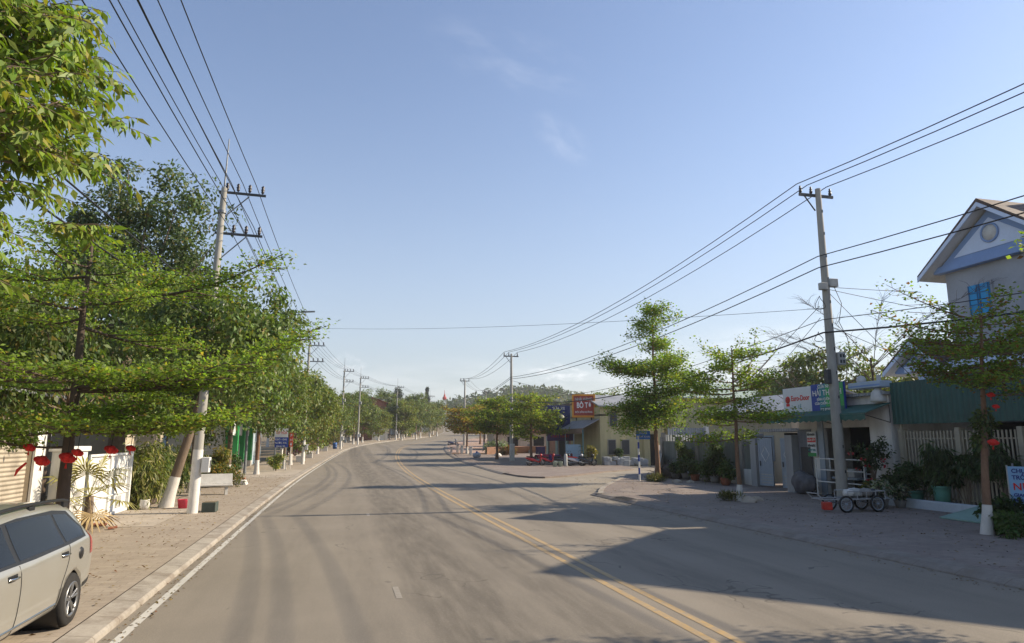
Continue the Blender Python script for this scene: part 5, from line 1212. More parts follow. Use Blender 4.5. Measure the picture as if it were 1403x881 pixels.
# sign boards above the awning
r = thing('shop_sign', 'white shop signboard with a red emblem and red name above the green awning', 'signboard', (20.5, 27.5, 3.6))
MB().box((20.5, 26.52, 3.62), (20.6, 28.55, 4.92), 0, .01).build('panel', M_sgnw, r)
MB().lathe([(1e-3, -.012), (.17, -.012), (.17, .0)], (20.498, 28.2, 4.38), 20, axis='x').build('emblem', M_txtr, r)
g = MB(); 
for k in range(5): a = k*1.2566; g.prism([(20.484, 28.2, 4.38), (20.484, 28.2+.15*math.cos(a-.25), 4.38+.15*math.sin(a-.25)), (20.484, 28.2+.10*math.cos(a), 4.38+.10*math.sin(a)), ], (-.002, 0, 0))
g.build('emblem_mark', M_txtk, r); MB().box((20.486, 28.08, 4.08), (20.499, 28.32, 4.2)).build('emblem_base', M_txtr, r)
text('Euro-Door', .33, M_txtr, r, (20.494, 27.3, 4.42), width=1.3, bold=.008); text('LÊ', .24, M_txtg, r, (20.494, 27.35, 4.03))
r = thing('shop_sign', 'blue and green shop signboard with white lettering behind the utility pole', 'signboard', (20.5, 25.5, 3.6))
MB().box((20.48, 24.42, 3.64), (20.58, 26.50, 4.96), 0, .01).build('panel', mat('sign_blue', (.012, .05, .30), .4, .06, 2, bmp=0), r); MB().box((20.472, 24.45, 3.66), (20.479, 25.75, 4.94)).build('green_half', mat('sign_green', (.05, .42, .11), .4, .06, 2, bmp=0), r); MB().box((20.468, 25.55, 3.66), (20.4718, 25.95, 4.94)).build('teal_band', mat('sign_teal', (.03, .26, .30), .4, .06, 2, bmp=0), r)
MB().box((20.466, 24.46, 3.68), (20.4698, 25.9, 3.95)).build('lower_band', mat('sign_dark_green', (.02, .16, .14), .4, .06, 2, bmp=0), r)
for s_, z, sz in (('CỬA NHÔM', 4.83, .2), ('HẢI THÀNH', 4.55, .34), ('KÍNH CƯỜNG LỰC', 4.28, .15), ('CỬA CUỐN - LAN CAN', 4.1, .15), ('ĐT 0977 245', 3.82, .17)): text(s_, sz, M_txtw, r, (20.455, 25.45, z), width=1.9, bold=.005)
r = thing('shop_sign', 'narrow white board with dark and red lines beside the shop doorway', 'signboard', (20.9, 27.0, 2))
MB().box((20.86, 26.9, 1.78), (20.9, 27.5, 2.9)).build('panel', M_sgnw, r); MB().box((20.854, 26.92, 2.42), (20.8598, 27.48, 2.62)).build('red_band', M_txtr, r); MB().box((20.854, 26.92, 1.79), (20.8598, 27.48, 1.95)).build('green_band', M_green, r)
for s_, z, m_ in (('SỬA KHÓA', 2.76, M_txtk), ('CỬA SẮT', 2.52, M_txtw), ('ĐIỆN NƯỚC', 2.26, M_txtk), ('0977 245', 2.07, M_txtg)): text(s_, .13, m_, r, (20.848, 27.2, z), width=.52, bold=.003)
# white tube barrier in the doorway
r = thing('tube_barrier', 'white steel tube gate frame standing across the shop doorway', 'barrier', (20.35, 24.7, .12))
g = MB()
for y in (23.5, 24.75, 26.35): g.bar((20.35, y, .12), (20.35, y, 1.72), .03)
for z in (.75, 1.25, 1.72): g.bar((20.35, 23.5, z), (20.35, 26.35, z), .028)
g.build('frame', M_white, r); g = MB()
for y in (25.1, 25.45): g.bar((20.35, y, 1.26), (20.35, y, 1.7), .02)
g.build('upright', M_white, r)
r = thing('glass_cabinet', 'dull metal framed cabinet standing inside the shop doorway', 'cabinet', (21.5, 24.2, .1)); g = MB()
for (y, x) in ((23.95, 21.4), (24.6, 21.4), (23.95, 22.), (24.6, 22.)): g.bar((x, y, .1), (x, y, 1.9), .025)
for z in (.3, 1.1, 1.9): g.box((21.38, 23.93, z), (22.02, 24.62, z+.04))
g.build('frame', M_gateg, r); MB().box((21.45, 24.0, .35), (21.95, 24.55, .9)).build('drawer_box', M_concd, r)
r = thing('packing_box', 'pale box on a shelf behind the tube barrier in the shop doorway', 'box', (21.3, 25.2, 1)); MB().box((21.1, 24.95, .95), (21.5, 25.75, 1.3), 0, .02).build('carton', M_boxg, r); MB().box((21.095, 25.3, .96), (21.099, 25.4, 1.29)).build('tape', M_cream, r); MB().box((21.0, 24.7, .86), (21.7, 26.2, .945)).build('shelf', M_gateg, r)
r = thing('covered_motorbike', 'motorbike under a dark grey cover beside the narrow white board', 'motorbike', (20.4, 27.3, .12), local=True)
rng = np.random.default_rng(12); bm = bmesh.new(); bmesh.ops.create_icosphere(bm, subdivisions=4, radius=1)
for v in bm.verts:
    n_ = .10*math.sin(v.co.y*9+v.co.z*4)+.06*math.sin(v.co.x*13+v.co.z*6); z = v.co.z
    v.co = Vector((v.co.x*(.30+n_*.25), v.co.y*(.80+n_*.2), .5+z*(.5+.08*math.sin(v.co.y*4)))); v.co.z = max(.02, v.co.z); 
MB().bm(bm, 0, True).build('cover', mat('grey_tarpaulin', (.10, .10, .115), .6, .25, 4, bmp=.4), r); MB().lathe([(.2, -.05), (.29, -.04), (.29, .04), (.2, .05)], (0, -.62, .29), 18, axis='x').build('wheel', M_black, r)

# --- hand cart
def spoked(parent, c, r_, rim_m, axis_rot=None, tyre_w=.035):
    w_ = MB().tube([(c[0]+r_*math.cos(a), c[1], c[2]+r_*math.sin(a)) for a in np.linspace(0, 2*PI, 29)], tyre_w, 6, cap=False).build('wheel', M_black, parent)
    g = MB().tube([(c[0]+(r_-.045)*math.cos(a), c[1], c[2]+(r_-.045)*math.sin(a)) for a in np.linspace(0, 2*PI, 29)], .014, 5, cap=False)
    for k in range(12): a = 2*PI*k/12; g.tube([(c[0], c[1]+(.02 if k % 2 else -.02), c[2]), (c[0]+(r_-.045)*math.cos(a), c[1], c[2]+(r_-.045)*math.sin(a))], .004, 3, cap=False)
    g.lathe([(1e-3, -.05), (.03, -.05), (.03, .05), (1e-3, .05)], c, 8, axis='y'); g.build('rim', rim_m, w_); return w_
r = thing('hand_cart', 'grey steel hand cart with bicycle wheels parked beside the utility pole', 'cart', (16.95, 20.5, .12), local=True)
M_cartg = mat('grey_cart_paint', (.36, .36, .36), .6, .12, 4, dirt=.35, dirtcol=(.2, .13, .08))
for (x, y) in ((-.35, -.45), (-.35, .45), (.85, -.42), (.85, .42)): spoked(r, (x, y, .27), .25, M_gateg)
g = MB()
for y in (-.36, .36):
    g.bar((-1.1, y, .42), (1.2, y, .42), .022); g.bar((-.2, y, .68), (1.2, y, .68), .018)
    for x in (-.2, .15, .5, .85, 1.2): g.bar((x, y, .42), (x, y, .68), .015)
for x in (-1.1, -.2, .5, 1.2): g.bar((x, -.36, .42), (x, .36, .42), .02)
g.bar((1.2, -.36, .68), (1.2, .36, .68), .018); g.build('frame', M_cartg, r)
MB().box((-.2, -.34, .43), (1.18, .34, .455)).build('bed', M_steel, r); MB().bar((-.35, -.45, .27), (-.35, .45, .27), .018).build('axle', M_steeld, r); MB().bar((.85, -.42, .27), (.85, .42, .27), .018).build('axle', M_steeld, r)
g = MB(); g.tube([(-1.1, -.3, .42), (-1.3, -.3, .62), (-1.3, .3, .62), (-1.1, .3, .42)], .02, 6); g.build('push_handle', M_cartg, r)
r.rotation_euler = (0, 0, R(-4)); 
q = thing('cargo_pile', 'pale wrapped bundles and dark scrap lying on the hand cart', 'bundle', (17.45, 20.45, .58), local=True)
for k in range(5):
    bm = bmesh.new(); bmesh.ops.create_icosphere(bm, subdivisions=3, radius=1); x = -.45+.22*k; rr = .17+.04*math.sin(k*2.3)
    for v in bm.verts: n_ = 1+.18*math.sin(v.co.x*7+k)*math.sin(v.co.y*6+1)+.08*math.sin(v.co.z*11); v.co = Vector((x+v.co.x*rr*n_, v.co.y*rr*1.25*n_+.05*math.sin(k*4), rr*.8+v.co.z*rr*.8*n_))
    MB().bm(bm, 0, True).build('bundle', [M_stone, M_boxg, M_stone, M_concd, M_steeld][k], q)
q.rotation_euler = (0, 0, R(-4))
q = thing('tool_box', 'red box slung under the left end of the hand cart', 'box', (16.15, 20.5, .18), local=True); MB().box((-.16, -.14, .0), (.14, .14, .26), 0, .03).build('case', M_redp, q); MB().tube([(-.1, 0, .3), (-.1, 0, .36), (.1, 0, .36), (.1, 0, .3)], .012, 5).build('handle', M_steeld, q); q.rotation_euler = (0, 0, R(-22))

# --- metal gates and compound wall
r = thing('gate_pillar', 'pale gate pillar on the left of the metal gates', 'pillar', (21.6, 32.6, .1)); MB().box((21.4, 32.45, -.1), (21.85, 32.95, 2.7)).build('shaft', M_wallg, r); MB().box((21.33, 32.38, 2.7), (21.92, 33.02, 2.85), 0, .02).build('cap', M_wallg, r)
def metal_gate(label, hinge, ang, wdt=1.05):
    r = thing('metal_gate', label, 'gate', (hinge[0], hinge[1], .2), local=True)
    MB().box((-.02, 0, .75), (.02, wdt, 2.35)).box((-.02, 0, .05), (.02, wdt, .68)).build('panel', M_gateg, r); g = MB()
    for a, b_ in (((-.04, 0, 0), (.04, .07, 2.42)), ((-.04, wdt-.07, 0), (.04, wdt, 2.42)), ((-.039, .07, 2.35), (.039, wdt-.07, 2.42)), ((-.039, .07, .68), (.039, wdt-.07, .75)), ((-.039, .07, 0), (.039, wdt-.07, .05))): g.box(a, b_)
    for k in range(6): g.box((-.032, .14+k*.15, .75), (-.021, .17+k*.15, 2.35))
    g.build('frame', M_gateg, r)
    for sx in (-.03,): MB().tube([(sx, wdt/2+.28*math.cos(a), 1.6+.38*math.sin(a)) for a in (0, PI/2, PI, 1.5*PI, 2*PI)], .016, 5).build('diamond_motif', M_white, r)
    g = MB()
    for k in range(4): g.box((-.032, .1, .12+.14*k), (-.021, wdt-.1, .17+.14*k))
    g.build('louvre', M_boxg, r); MB().box((-.07, wdt-.16, 1.0), (-.041, wdt-.1, 1.25)).build('latch', M_steeld, r)
    r.rotation_euler = (0, 0, ang); return r
metal_gate('left leaf of the blue grey metal gates, standing ajar', (21.6, 31.25), R(8), 1.0); metal_gate('right leaf of the blue grey metal gates, next to the grey pillar', (21.5, 29.3), R(4), .98)
r = thing('gate_canopy', 'dark roof over the metal gate entrance', 'canopy', (23, 31, 3)); MB().box((21.9, 28.9, 2.95), (26, 33.0, 3.1)).build('roof', M_roofg, r); MB().box((23.6, 28.9, 0), (23.7, 33, 2.9)).build('back_panel', M_dark, r)
r = thing('compound_wall', 'low white wall with grey panels between posts left of the metal gates', 'wall', (22, 38, .1))
MB().box((21.75, 33.0, -.1), (21.95, 44.2, .95)).build('base', M_wallw, r); MB().box((21.82, 33.0, .951), (21.88, 44.2, 2.45)).build('panel', mat('shade_darkened_panel', (.15, .165, .15), .85, .2, 1.2, dirt=.6, dirtcol=(.05, .065, .04), stretch=VS), r)  # grey-green panel darkened: the shade on this wall is in its colour
for y in (34.3, 36.8, 39.3, 41.8, 44.1): MB().box((21.68, y-.12, -.1), (22.0, y+.12, 2.75)).build('post', M_concd, r)
r = thing('street_wall', 'grey sheet wall along the side street behind the tallest umbrella tree', 'wall', (28, 47.8, 0)); 
g = MB(); g.prism([(22.0, 44.3, -.1), (40, 50.6, -.1), (40, 50.6, 2.9), (22.0, 44.3, 2.9)], (.05, -.12, 0)); g.build('panel', M_corg, r)
for k in range(6): x = 22+3.4*k; y = 44.3+.35*3.4*k; MB().box((x-.12, y-.12, -.1), (x+.12, y+.15, 3.05)).build('post', M_concd, r)
for i, (x, y, s_) in enumerate([(20.9, 34.6, 1), (20.8, 35.6, 1.1), (20.9, 36.8, 1.2), (20.8, 37.9, 1.0), (20.9, 39.2, 1.1), (20.7, 40.2, 1.), (20.3, 33.7, .9)]):
    bush('potted_plant', ['first potted plant from the metal gates along the low white wall', 'second potted plant from the metal gates along the low white wall', 'third potted plant from the metal gates along the low white wall', 'fourth potted plant from the metal gates along the low white wall', 'fifth potted plant from the metal gates along the low white wall', 'potted plant next to the dark brushwood heap', 'low potted plant closest to the metal gate pillar'][i], 'potted plant', (x, y, .12), (.42*s_, .45*s_, .45*s_), 26, 32, .2, .09, [(.06, .1, .03), (.05, .08, .025), (.08, .12, .03), (.07, .1, .03)][i % 4], 120+i, pot=(.3, .38), potm=M_potd if i % 3 else M_terra)
bush('hedge_shrub', 'tall leafy shrub behind the sparse umbrella tree', 'shrub', (20.9, 35.4, .12), (.6, .7, .9), 40, 34, .22, .1, (.065, .10, .028), 131, zc=1.4)
bush('hedge_shrub', 'slender climbing shrub on the compound wall post', 'shrub', (21.2, 39.9, .12), (.5, .6, 1.0), 36, 34, .22, .1, (.10, .135, .035), 132, zc=1.7)
# roadside slab, brushwood, sign post
r = thing('concrete_slab', 'long grey concrete slab leaning on its edge beside the tallest umbrella tree', 'slab', (20.4, 41.5, .1))
MB().prism([(18.9, 39.6, .12), (19.05, 39.3, .12), (22.9, 46.1, 1.9), (22.7, 46.5, 1.9)], (0, 0, .28)).build('slab', M_conc, r); MB().prism([(19.2, 39.9, .1), (22.6, 46.0, .1), (22.6, 46.0, 1.85), (20.2, 41.7, .62)], (.2, -.1, 0)).build('side_face', M_concd, r)
rng = np.random.default_rng(17); r = thing('brushwood_heap', 'dark heap of brushwood behind the concrete slab', 'heap', (21.0, 41.6, .1), local=True); g = MB()
for k in range(230):
    a = rng.random()*6.28; d_ = rng.random()**.6; x, y = .9*d_*math.cos(a), 1.7*d_*math.sin(a); z = 1.15*(1-d_**1.6)*rng.random(); b_ = rng.random()*6.28; l_ = .3+.5*rng.random()
    g.tube([(x, y, z+.03), (x+l_*math.cos(b_), y+l_*math.sin(b_), max(.03, z+rng.normal()*.18))], [.018, .008], 4, cap=False)
g.build('branch', M_barkd, r); bm = bmesh.new(); bmesh.ops.create_icosphere(bm, subdivisions=3, radius=1)
for v in bm.verts: v.co = Vector((v.co.x*.75, v.co.y*1.5, max(0, v.co.z)*.8*(1+.15*math.sin(v.co.x*9+v.co.y*5))))
MB().bm(bm, 0, True).build('earth', M_barkd, r)
r = thing('street_sign', 'small blue street name sign on a blue and white striped post', 'street sign', (17.5, 38.6, .12), local=True)
for k in range(7): MB().tube([(0, 0, .38*k), (0, 0, .38*(k+1))], .055, 8).build('post_band', M_white if k % 2 == 0 else M_blue, r)
MB().box((-.12, -.02, 2.45), (.72, .02, 2.95), 0, .008).build('panel', mat('street_sign_blue', (.03, .16, .55), .4, .08, 2, bmp=0), r)
text('ĐƯỜNG', .13, M_txtw, r, (.3, -.024, 2.82), (1, 0, 0)); text('N.T.M. KHAI', .15, M_txtw, r, (.3, -.024, 2.6), (1, 0, 0), width=.75)
r.rotation_euler = (0, 0, R(-16))
# stones near kerb
rng = np.random.default_rng(77)
for i, (x, y, s_, lb) in enumerate([(18.9, 36.6, .3, 'broken concrete lump at the foot of the tallest umbrella tree'), (19.6, 36.3, .22, 'smaller concrete lump right of the tree foot by the slab'), (15.7, 24.4, .35, 'flat stone ringing the foot of the sparse umbrella tree'), (16.3, 24.9, .3, 'stone right of the sparse umbrella tree foot')]):
    r = thing('stone', lb, 'stone', (x, y, .12), local=True); bm = bmesh.new(); bmesh.ops.create_icosphere(bm, subdivisions=2, radius=s_)
    for v in bm.verts: v.co *= (.8+.35*rng.random()); v.co.z = max(0, v.co.z*.6)
    MB().bm(bm).build('rock', M_conc, r)
# grass tufts at tree feet
for i, (x, y, lb) in enumerate([(18.2, 37.7, 'dry grass tuft at the foot of the tallest umbrella tree'), (15.4, 25.1, 'weeds at the foot of the sparse umbrella tree')]):
    bush('ground_plant', lb, 'plant', (x, y, .12), (.6, .5, .2), 26, 34, .2, .03, (.12, .12, .04), 140+i, zc=.12, stems=False, droop=-.4, clr=.8)

# --- yellow house on the side street and houses behind
h = thing('yellow_house', 'low yellow house on the side street behind the tallest umbrella tree', 'house', (27, 62.3, 0)); z0 = zg(62)
MB().box((24.3, 62.3, z0-.3), (31.0, 71, z0+5.6)).build('wall', M_wally, h)
MB().prism([(24.0, 61.8, z0+5.6), (31.3, 61.8, z0+5.6), (31.3, 66.5, z0+6.9), (24.0, 66.5, z0+6.9)], (0, 0, .12)).build('roof', M_roofg, h)
MB().box((30.0, 61.9, z0-.2), (30.7, 62.28, z0+3.6)).build('pillar', M_wally, h); MB().box((28.7, 61.95, z0-.2), (29.3, 62.28, z0+3.6)).build('pillar', M_wally, h); MB().box((29.31, 62.2, z0), (29.99, 62.298, z0+3.0)).build('door', M_dark, h)
for (x, z) in ((25.0, 1.0), (26.4, 1.0), (25.2, 3.7), (27.2, 3.7)):
    w_ = MB().box((x, 62.2, z0+z), (x+.9, 62.298, z0+z+1.5)).build('window', M_cream, h); MB().box((x+.08, 62.18, z0+z+.08), (x+.82, 62.198, z0+z+1.42)).build('pane', M_steeld, w_)
r = thing('rubble_wall', 'low wall of whitewashed rubble in front of the yellow house', 'wall', (26, 60.8, 0)); g = MB(); rng = np.random.default_rng(4)
for k in range(46): x = 24.2+4.2*rng.random(); zz = rng.random()*.75*(1-.5*(x-24.2)/4.2); s_ = .18+.14*rng.random(); g.box((x-s_, 60.7-.1*rng.random(), z0+zz-.1), (x+s_, 61.2, z0+zz+s_*1.2), 0, .05)
g.build('stones', mat('whitewashed_rubble', (.30, .32, .335), .85, .15, 3, dirt=.4), r); MB().box((24.2, 60.8, z0-.1), (28.4, 61.15, z0+.5)).build('core', M_concd, r)
r = thing('corrugated_gate', 'pale grey corrugated double gate right of the yellow house', 'gate', (33, 61.5, 0)); MB().box((31.05, 61.5, z0+.1), (34.9, 61.56, z0+2.0)).box((31.05, 61.5, z0+2.1), (34.9, 61.56, z0+3.6)).build('sheet', M_corg, r); g = MB()
for x in (31.0, 32.95, 34.85): g.box((x, 61.42, z0), (x+.1, 61.49, z0+3.65))
g.box((31., 61.43, z0+2.0), (34.95, 61.488, z0+2.1)); g.build('frame', M_gateg, r)
r = thing('side_wall', 'grey wall running right from the corrugated gate', 'wall', (38, 60, 0)); MB().prism([(35.1, 61.4, z0-.2), (48, 58.5, z0-.2), (48, 58.5, z0+3.2), (35.1, 61.4, z0+3.2)], (.05, .2, 0)).build('masonry', M_wallg, r); MB().box((34.98, 61.2, z0-.1), (35.3, 61.7, z0+3.8)).build('pillar', M_wallw, r)
h = thing('green_roof_house', 'yellow walled house with a low pale green sheet roof beyond the grey wall', 'house', (40, 66, 0))
MB().box((33, 64.5, 0), (47, 74, 7.0)).build('wall', mat('pale_yellow_render', (.55, .50, .32), .85, .1, .8, dirt=.5, dirtcol=(.3, .26, .16), stretch=VS), h); MB().prism([(32.4, 63.6, 6.8), (47.6, 63.6, 6.8), (47.6, 69.5, 8.8), (32.4, 69.5, 8.8)], (0, 0, .1)).build('roof', corrug('pale_green_roof', (.36, .44, .36), 0, .3, .5, .25), h)
for x in (35, 39, 43): w_ = MB().box((x, 64.42, 1.6), (x+1.3, 64.49, 3.2)).build('window', M_white, h); MB().box((x+.1, 64.40, 1.7), (x+1.2, 64.418, 3.1)).build('pane', M_steeld, w_)
h = thing('compound_house', 'brown and cream house with a rusty roof edge behind the compound wall', 'house', (27, 40, 0))
MB().box((25.2, 34.5, -.1), (32, 43, 4.0)).build('wall', M_beige, h); MB().prism([(24.4, 34, 4.1), (24.4, 43.6, 4.1), (28.5, 43.6, 5.4), (28.5, 34, 5.4)], (0, 0, .12)).build('roof', M_roofg, h); MB().prism([(32.6, 34, 4.1), (32.6, 43.6, 4.1), (28.5, 43.6, 5.4), (28.5, 34, 5.4)], (0, 0, .12)).build('roof', M_roofg, h)
for y in (36.2, 39.8): w_ = MB().box((25.12, y, 1.3), (25.19, y+1.3, 2.8)).build('window', M_gateg, h); MB().box((25.10, y+.1, 1.4), (25.118, y+1.2, 2.7)).build('pane', M_steeld, w_)
# --- restaurant row
h = thing('restaurant', 'open fronted restaurant with a sloping grey awning and dark interior', 'shop', (24, 66, 0)); z0 = zg(66)+.1; X = 24.4
g = MB(); g.box((X+4, 62.45, z0-.3), (X+4.2, 71, z0+4.6)); g.box((X, 62.42, z0-.3), (X+4, 62.6, z0+4.6)); g.box((X, 70.8, z0-.3), (X+4, 71, z0+4.6)); g.box((X, 62.6, z0+3.4), (X+.2, 70.8, z0+4.6)); g.build('wall', M_wally, h)
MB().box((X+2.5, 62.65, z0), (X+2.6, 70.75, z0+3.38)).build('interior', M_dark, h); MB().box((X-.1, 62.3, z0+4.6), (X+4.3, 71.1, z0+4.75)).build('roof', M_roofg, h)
a_ = MB().prism([(X-.01, 62.4, z0+4.3), (X-.01, 70.5, z0+4.3), (X-1.9, 70.5, z0+3.35), (X-1.9, 62.4, z0+3.35)], (0, 0, .06)).build('awning', M_roofg, h); MB().box((X-1.95, 62.4, z0+2.9), (X-1.9, 70.5, z0+3.38)).build('valance', mat('brown_cloth', (.22, .15, .11), .8, .15, 3), a_)
for y in (62.5, 65.2, 67.8, 70.4): MB().bar((X-1.8, y, z0-.1), (X-1.8, y, z0+3.3), .05).build('post', M_gateg if y > 63 else mat('teal_post', (.06, .22, .25), .5, .1, 3), h)
for y in (63.6, 66.5, 69.2): MB().box((X-.05, y-.16, z0), (X+.1, y+.16, z0+3.4)).build('column', M_wallw, h)
g = MB(); g.bar((X-1.8, 62.5, z0+1.7), (X-1.8, 65.2, z0+1.7), .03); g.bar((X-1.8, 62.5, z0+1.3), (X-1.8, 65.2, z0+1.3), .03); g.build('rail', mat('teal_post', (.06, .22, .25)), h)
r = thing('restaurant_sign', 'big red restaurant signboard with a yellow orange border above the awning', 'signboard', (23.6, 66.3, 5)); z1 = z0+4.75
d_ = Vector((.93, -.37, 0)).normalized(); n_ = d_.cross(Vector((0, 0, 1))); o_ = at(784, 572, 64.6); z1 = o_.z; o_ = Vector((o_.x, o_.y, 0))
def sp(u, z, o): p = o_+d_*u+n_*o; return (p.x, p.y, z)
def sb(u0, u1, za, zb, o0, o1): return MB().prism([sp(u0, za, o0), sp(u1, za, o0), sp(u1, zb, o0), sp(u0, zb, o0)], n_*(o1-o0))
sb(0, 2.3, z1+.0, z1+2.3, -.45, 0).build('box', mat('amber_sign', (.75, .30, .03), .5, .12, 3), r); sb(.17, 2.13, z1+.2, z1+2.12, .002, .03).build('face', mat('deep_red_sign', (.36, .045, .03), .45, .15, 2, dirt=.3, dirtcol=(.14, .03, .02), bmp=0), r)
text('NHÀ HÀNG', .4, M_boxg, r, sp(1.15, z1+1.8, .05), d_, width=1.7, bold=.012); text('BÒ TƠ', .75, M_txtw, r, sp(1.2, z1+1.18, .05), d_, width=1.45, bold=.02); text('ĐẶC SẢN NƯỚNG', .22, M_txtw, r, sp(1.15, z1+.52, .05), d_, width=1.7, bold=.006)
for u in (.4, 1.9): MB().bar(sp(u, z0+4.2, -.3), sp(u, z1+.05, -.3), .06).build('support', M_steeld, r)
h = thing('blue_shop', 'shop with a large blue signboard left of the restaurant', 'shop', (24.4, 76, 0)); z0 = zg(76)
g = MB(); g.box((24.4, 71.4, z0-.3), (29, 80, z0+3.6)); g.build('wall', mat('salmon_render', (.50, .24, .15), .85, .1, 1, dirt=.3), h); MB().box((24.2, 71.3, z0+6.0), (29.2, 80.2, z0+6.2)).build('roof', M_tile, h); MB().box((24.5, 71.5, z0+3.6), (28.9, 79.9, z0+6.0)).build('upper_wall', M_wally, h)
for y in (72.3, 76, 79.6): MB().box((24.2, y-.3, z0-.2), (24.39, y+.3, z0+3.5)).build('pillar', mat('pale_green_render', (.36, .45, .38), .85, .1, 1), h)
MB().box((24.36, 73., z0), (24.398, 75.4, z0+2.6)).build('doorway', M_dark, h)
r = thing('shop_sign', 'large blue signboard with a dark round emblem over the blue shop', 'signboard', (23.9, 75, 3.8)); pa = at(750, 592, 69.5); pb = at(781, 556, 69.5); pc = at(750, 604, 69.5)
MB().box((pa.x, 69.5, pa.z), (pb.x, 69.7, pb.z), 0, .02).build('panel', mat('dark_navy_sign', (.012, .028, .13), .5, .12, 2, bmp=0), r); MB().box((pa.x, 69.45, pc.z), (pb.x+.3, 69.7, pa.z-.02)).build('lower_panel', mat('purple_sign', (.10, .05, .16), .5, .1, 2), r)
cx_ = (pa.x+pb.x)/2; MB().lathe([(1e-3, -.02), (.62, -.02), (.62, 0)], (cx_+.1, 69.497, (pa.z+pb.z)/2-.1), 24, axis='y').build('emblem', M_txtk, r); MB().lathe([(.40, -.03), (.48, -.03), (.48, -.021), (.40, -.021), (.40, -.03)], (cx_+.1, 69.497, (pa.z+pb.z)/2-.1), 24, axis='y').build('emblem_ring', mat('dull_green_lettering', (.06, .16, .08), .5, .1, 3), r)
text('SỬA XE', .42, M_txtw, r, (cx_, 69.47, pb.z-.3), (1, 0, 0), width=2.0); text('THAY NHỚT', .4, M_txtr, r, (cx_+.1, 69.42, (pc.z+pa.z)/2), (1, 0, 0), width=2.1)
for x in (pa.x+.2, pb.x-.1): MB().bar((x, 69.75, zg(70)), (x, 69.75, pb.z), .05).build('post', M_steel, r)
# --- yard: brown wall, pipes, things on the island
r = thing('yard_wall', 'low brown earth coloured wall of the yard past the shops', 'wall', (24, 92, zg(92))); z0 = zg(92); MB().prism([(18.6, 88, z0-.3), (24, 91, z0-.3), (33, 93, z0-.3), (33, 93, z0+1.0), (24, 91, z0+1.0), (18.6, 88, z0+.9)], (0, .25, 0)).build('masonry', mat('brown_earth_wall', (.34, .19, .12), .9, .15, 1.5, dirt=.3), r); MB().box((25., 90.9, z0-.2), (25.3, 91.5, z0+1.25)).build('pier', M_concd, r)
bush('hedge_shrub', 'dry brown shrubs in front of the yard wall', 'shrub', (20.6, 86.5, zg(86)+.1), (2.6, .8, .55), 46, 30, .3, .12, (.20, .10, .05), 150, (.12, .13, .04), .3, clr=.7)
bush('hedge_shrub', 'grey green agave like shrubs above the yard wall', 'shrub', (20.2, 90, zg(90)+.1), (1.8, .8, .75), 40, 30, .4, .12, (.22, .27, .20), 151, (.1, .14, .06), .3, clr=.7)
r = thing('yard_shed', 'long low shed with a tiled roof behind the yard wall', 'shed', (28, 101, zg(100))); z0 = zg(100); MB().box((22, 99, z0-.3), (36, 104, z0+2.6)).build('wall', M_beige, r); MB().prism([(21.5, 98.4, z0+2.6), (36.5, 98.4, z0+2.6), (36.5, 101.5, z0+3.9), (21.5, 101.5, z0+3.9)], (0, 0, .12)).build('roof', M_tiler, r); 
for x in (24, 28, 32): MB().box((x, 98.93, z0+.6), (x+1.6, 98.99, z0+2.0)).build('opening', M_dark, r)
for i, (px_, y, lb) in enumerate([(627, 92, 'white stone post leftmost on the corner island'), (633, 90, 'second white stone post on the corner island'), (645, 86, 'white stone post by the sack on the corner island')]):
    p_ = at(px_, 612, y); r = thing('stone_post', lb, 'post', (p_.x, y, zg(y)+.1), local=True); MB().box((-.16, -.16, 0), (.16, .16, 1.0), 0, .03).build('shaft', M_lime, r); MB().box((-.2, -.2, 1.0), (.2, .2, 1.1), 0, .02).build('cap', M_lime, r)
r = thing('stone_table', 'pale stone table with a bench on the corner island', 'table', (15.4, 93, zg(93)+.1), local=True); MB().box((-1., -.4, .7), (1., .4, .8), 0, .02).build('tabletop', M_stone, r)
for x in (-.7, .7): MB().box((x-.1, -.3, 0), (x+.1, .3, .699)).build('leg', M_stone, r)
p_ = at(653, 622, 80); r = thing('sack', 'pale bulging sack lying on the corner island pavement', 'sack', (p_.x, 80, zg(80)+.1), local=True); bm = bmesh.new(); bmesh.ops.create_icosphere(bm, subdivisions=3, radius=.42)
for v in bm.verts: v.co = Vector((v.co.x*1.2, v.co.y*.9, max(0., .3+v.co.z*.8+.06*math.sin(v.co.x*11+v.co.y*7))))
MB().bm(bm, 0, True).build('bag', mat('pale_sack', (.5, .52, .58), .8, .12, 5), r); MB().tube([(0, 0, .58), (.05, 0, .78)], [.12, .06], 7).build('tied_neck', M_blue, r)
p_ = at(682, 620, 84); r = thing('stone', 'white boulder at the foot of the brown shrubs', 'stone', (p_.x, 84, zg(84)+.1), local=True); bm = bmesh.new(); bmesh.ops.create_icosphere(bm, subdivisions=2, radius=.45)
for v in bm.verts: v.co *= .85+.3*rng.random(); v.co.z = max(0, v.co.z*.8)
MB().bm(bm).build('rock', M_lime, r)
p_ = at(700, 634, 70)
tag(MB().box((17.75, 72.0, zg(72)+.1), (18.25, 72.28, zg(72)+1.9), 0, .03).build('marker_post', M_stone), 'white stone marker standing against the second right utility pole', 'marker')
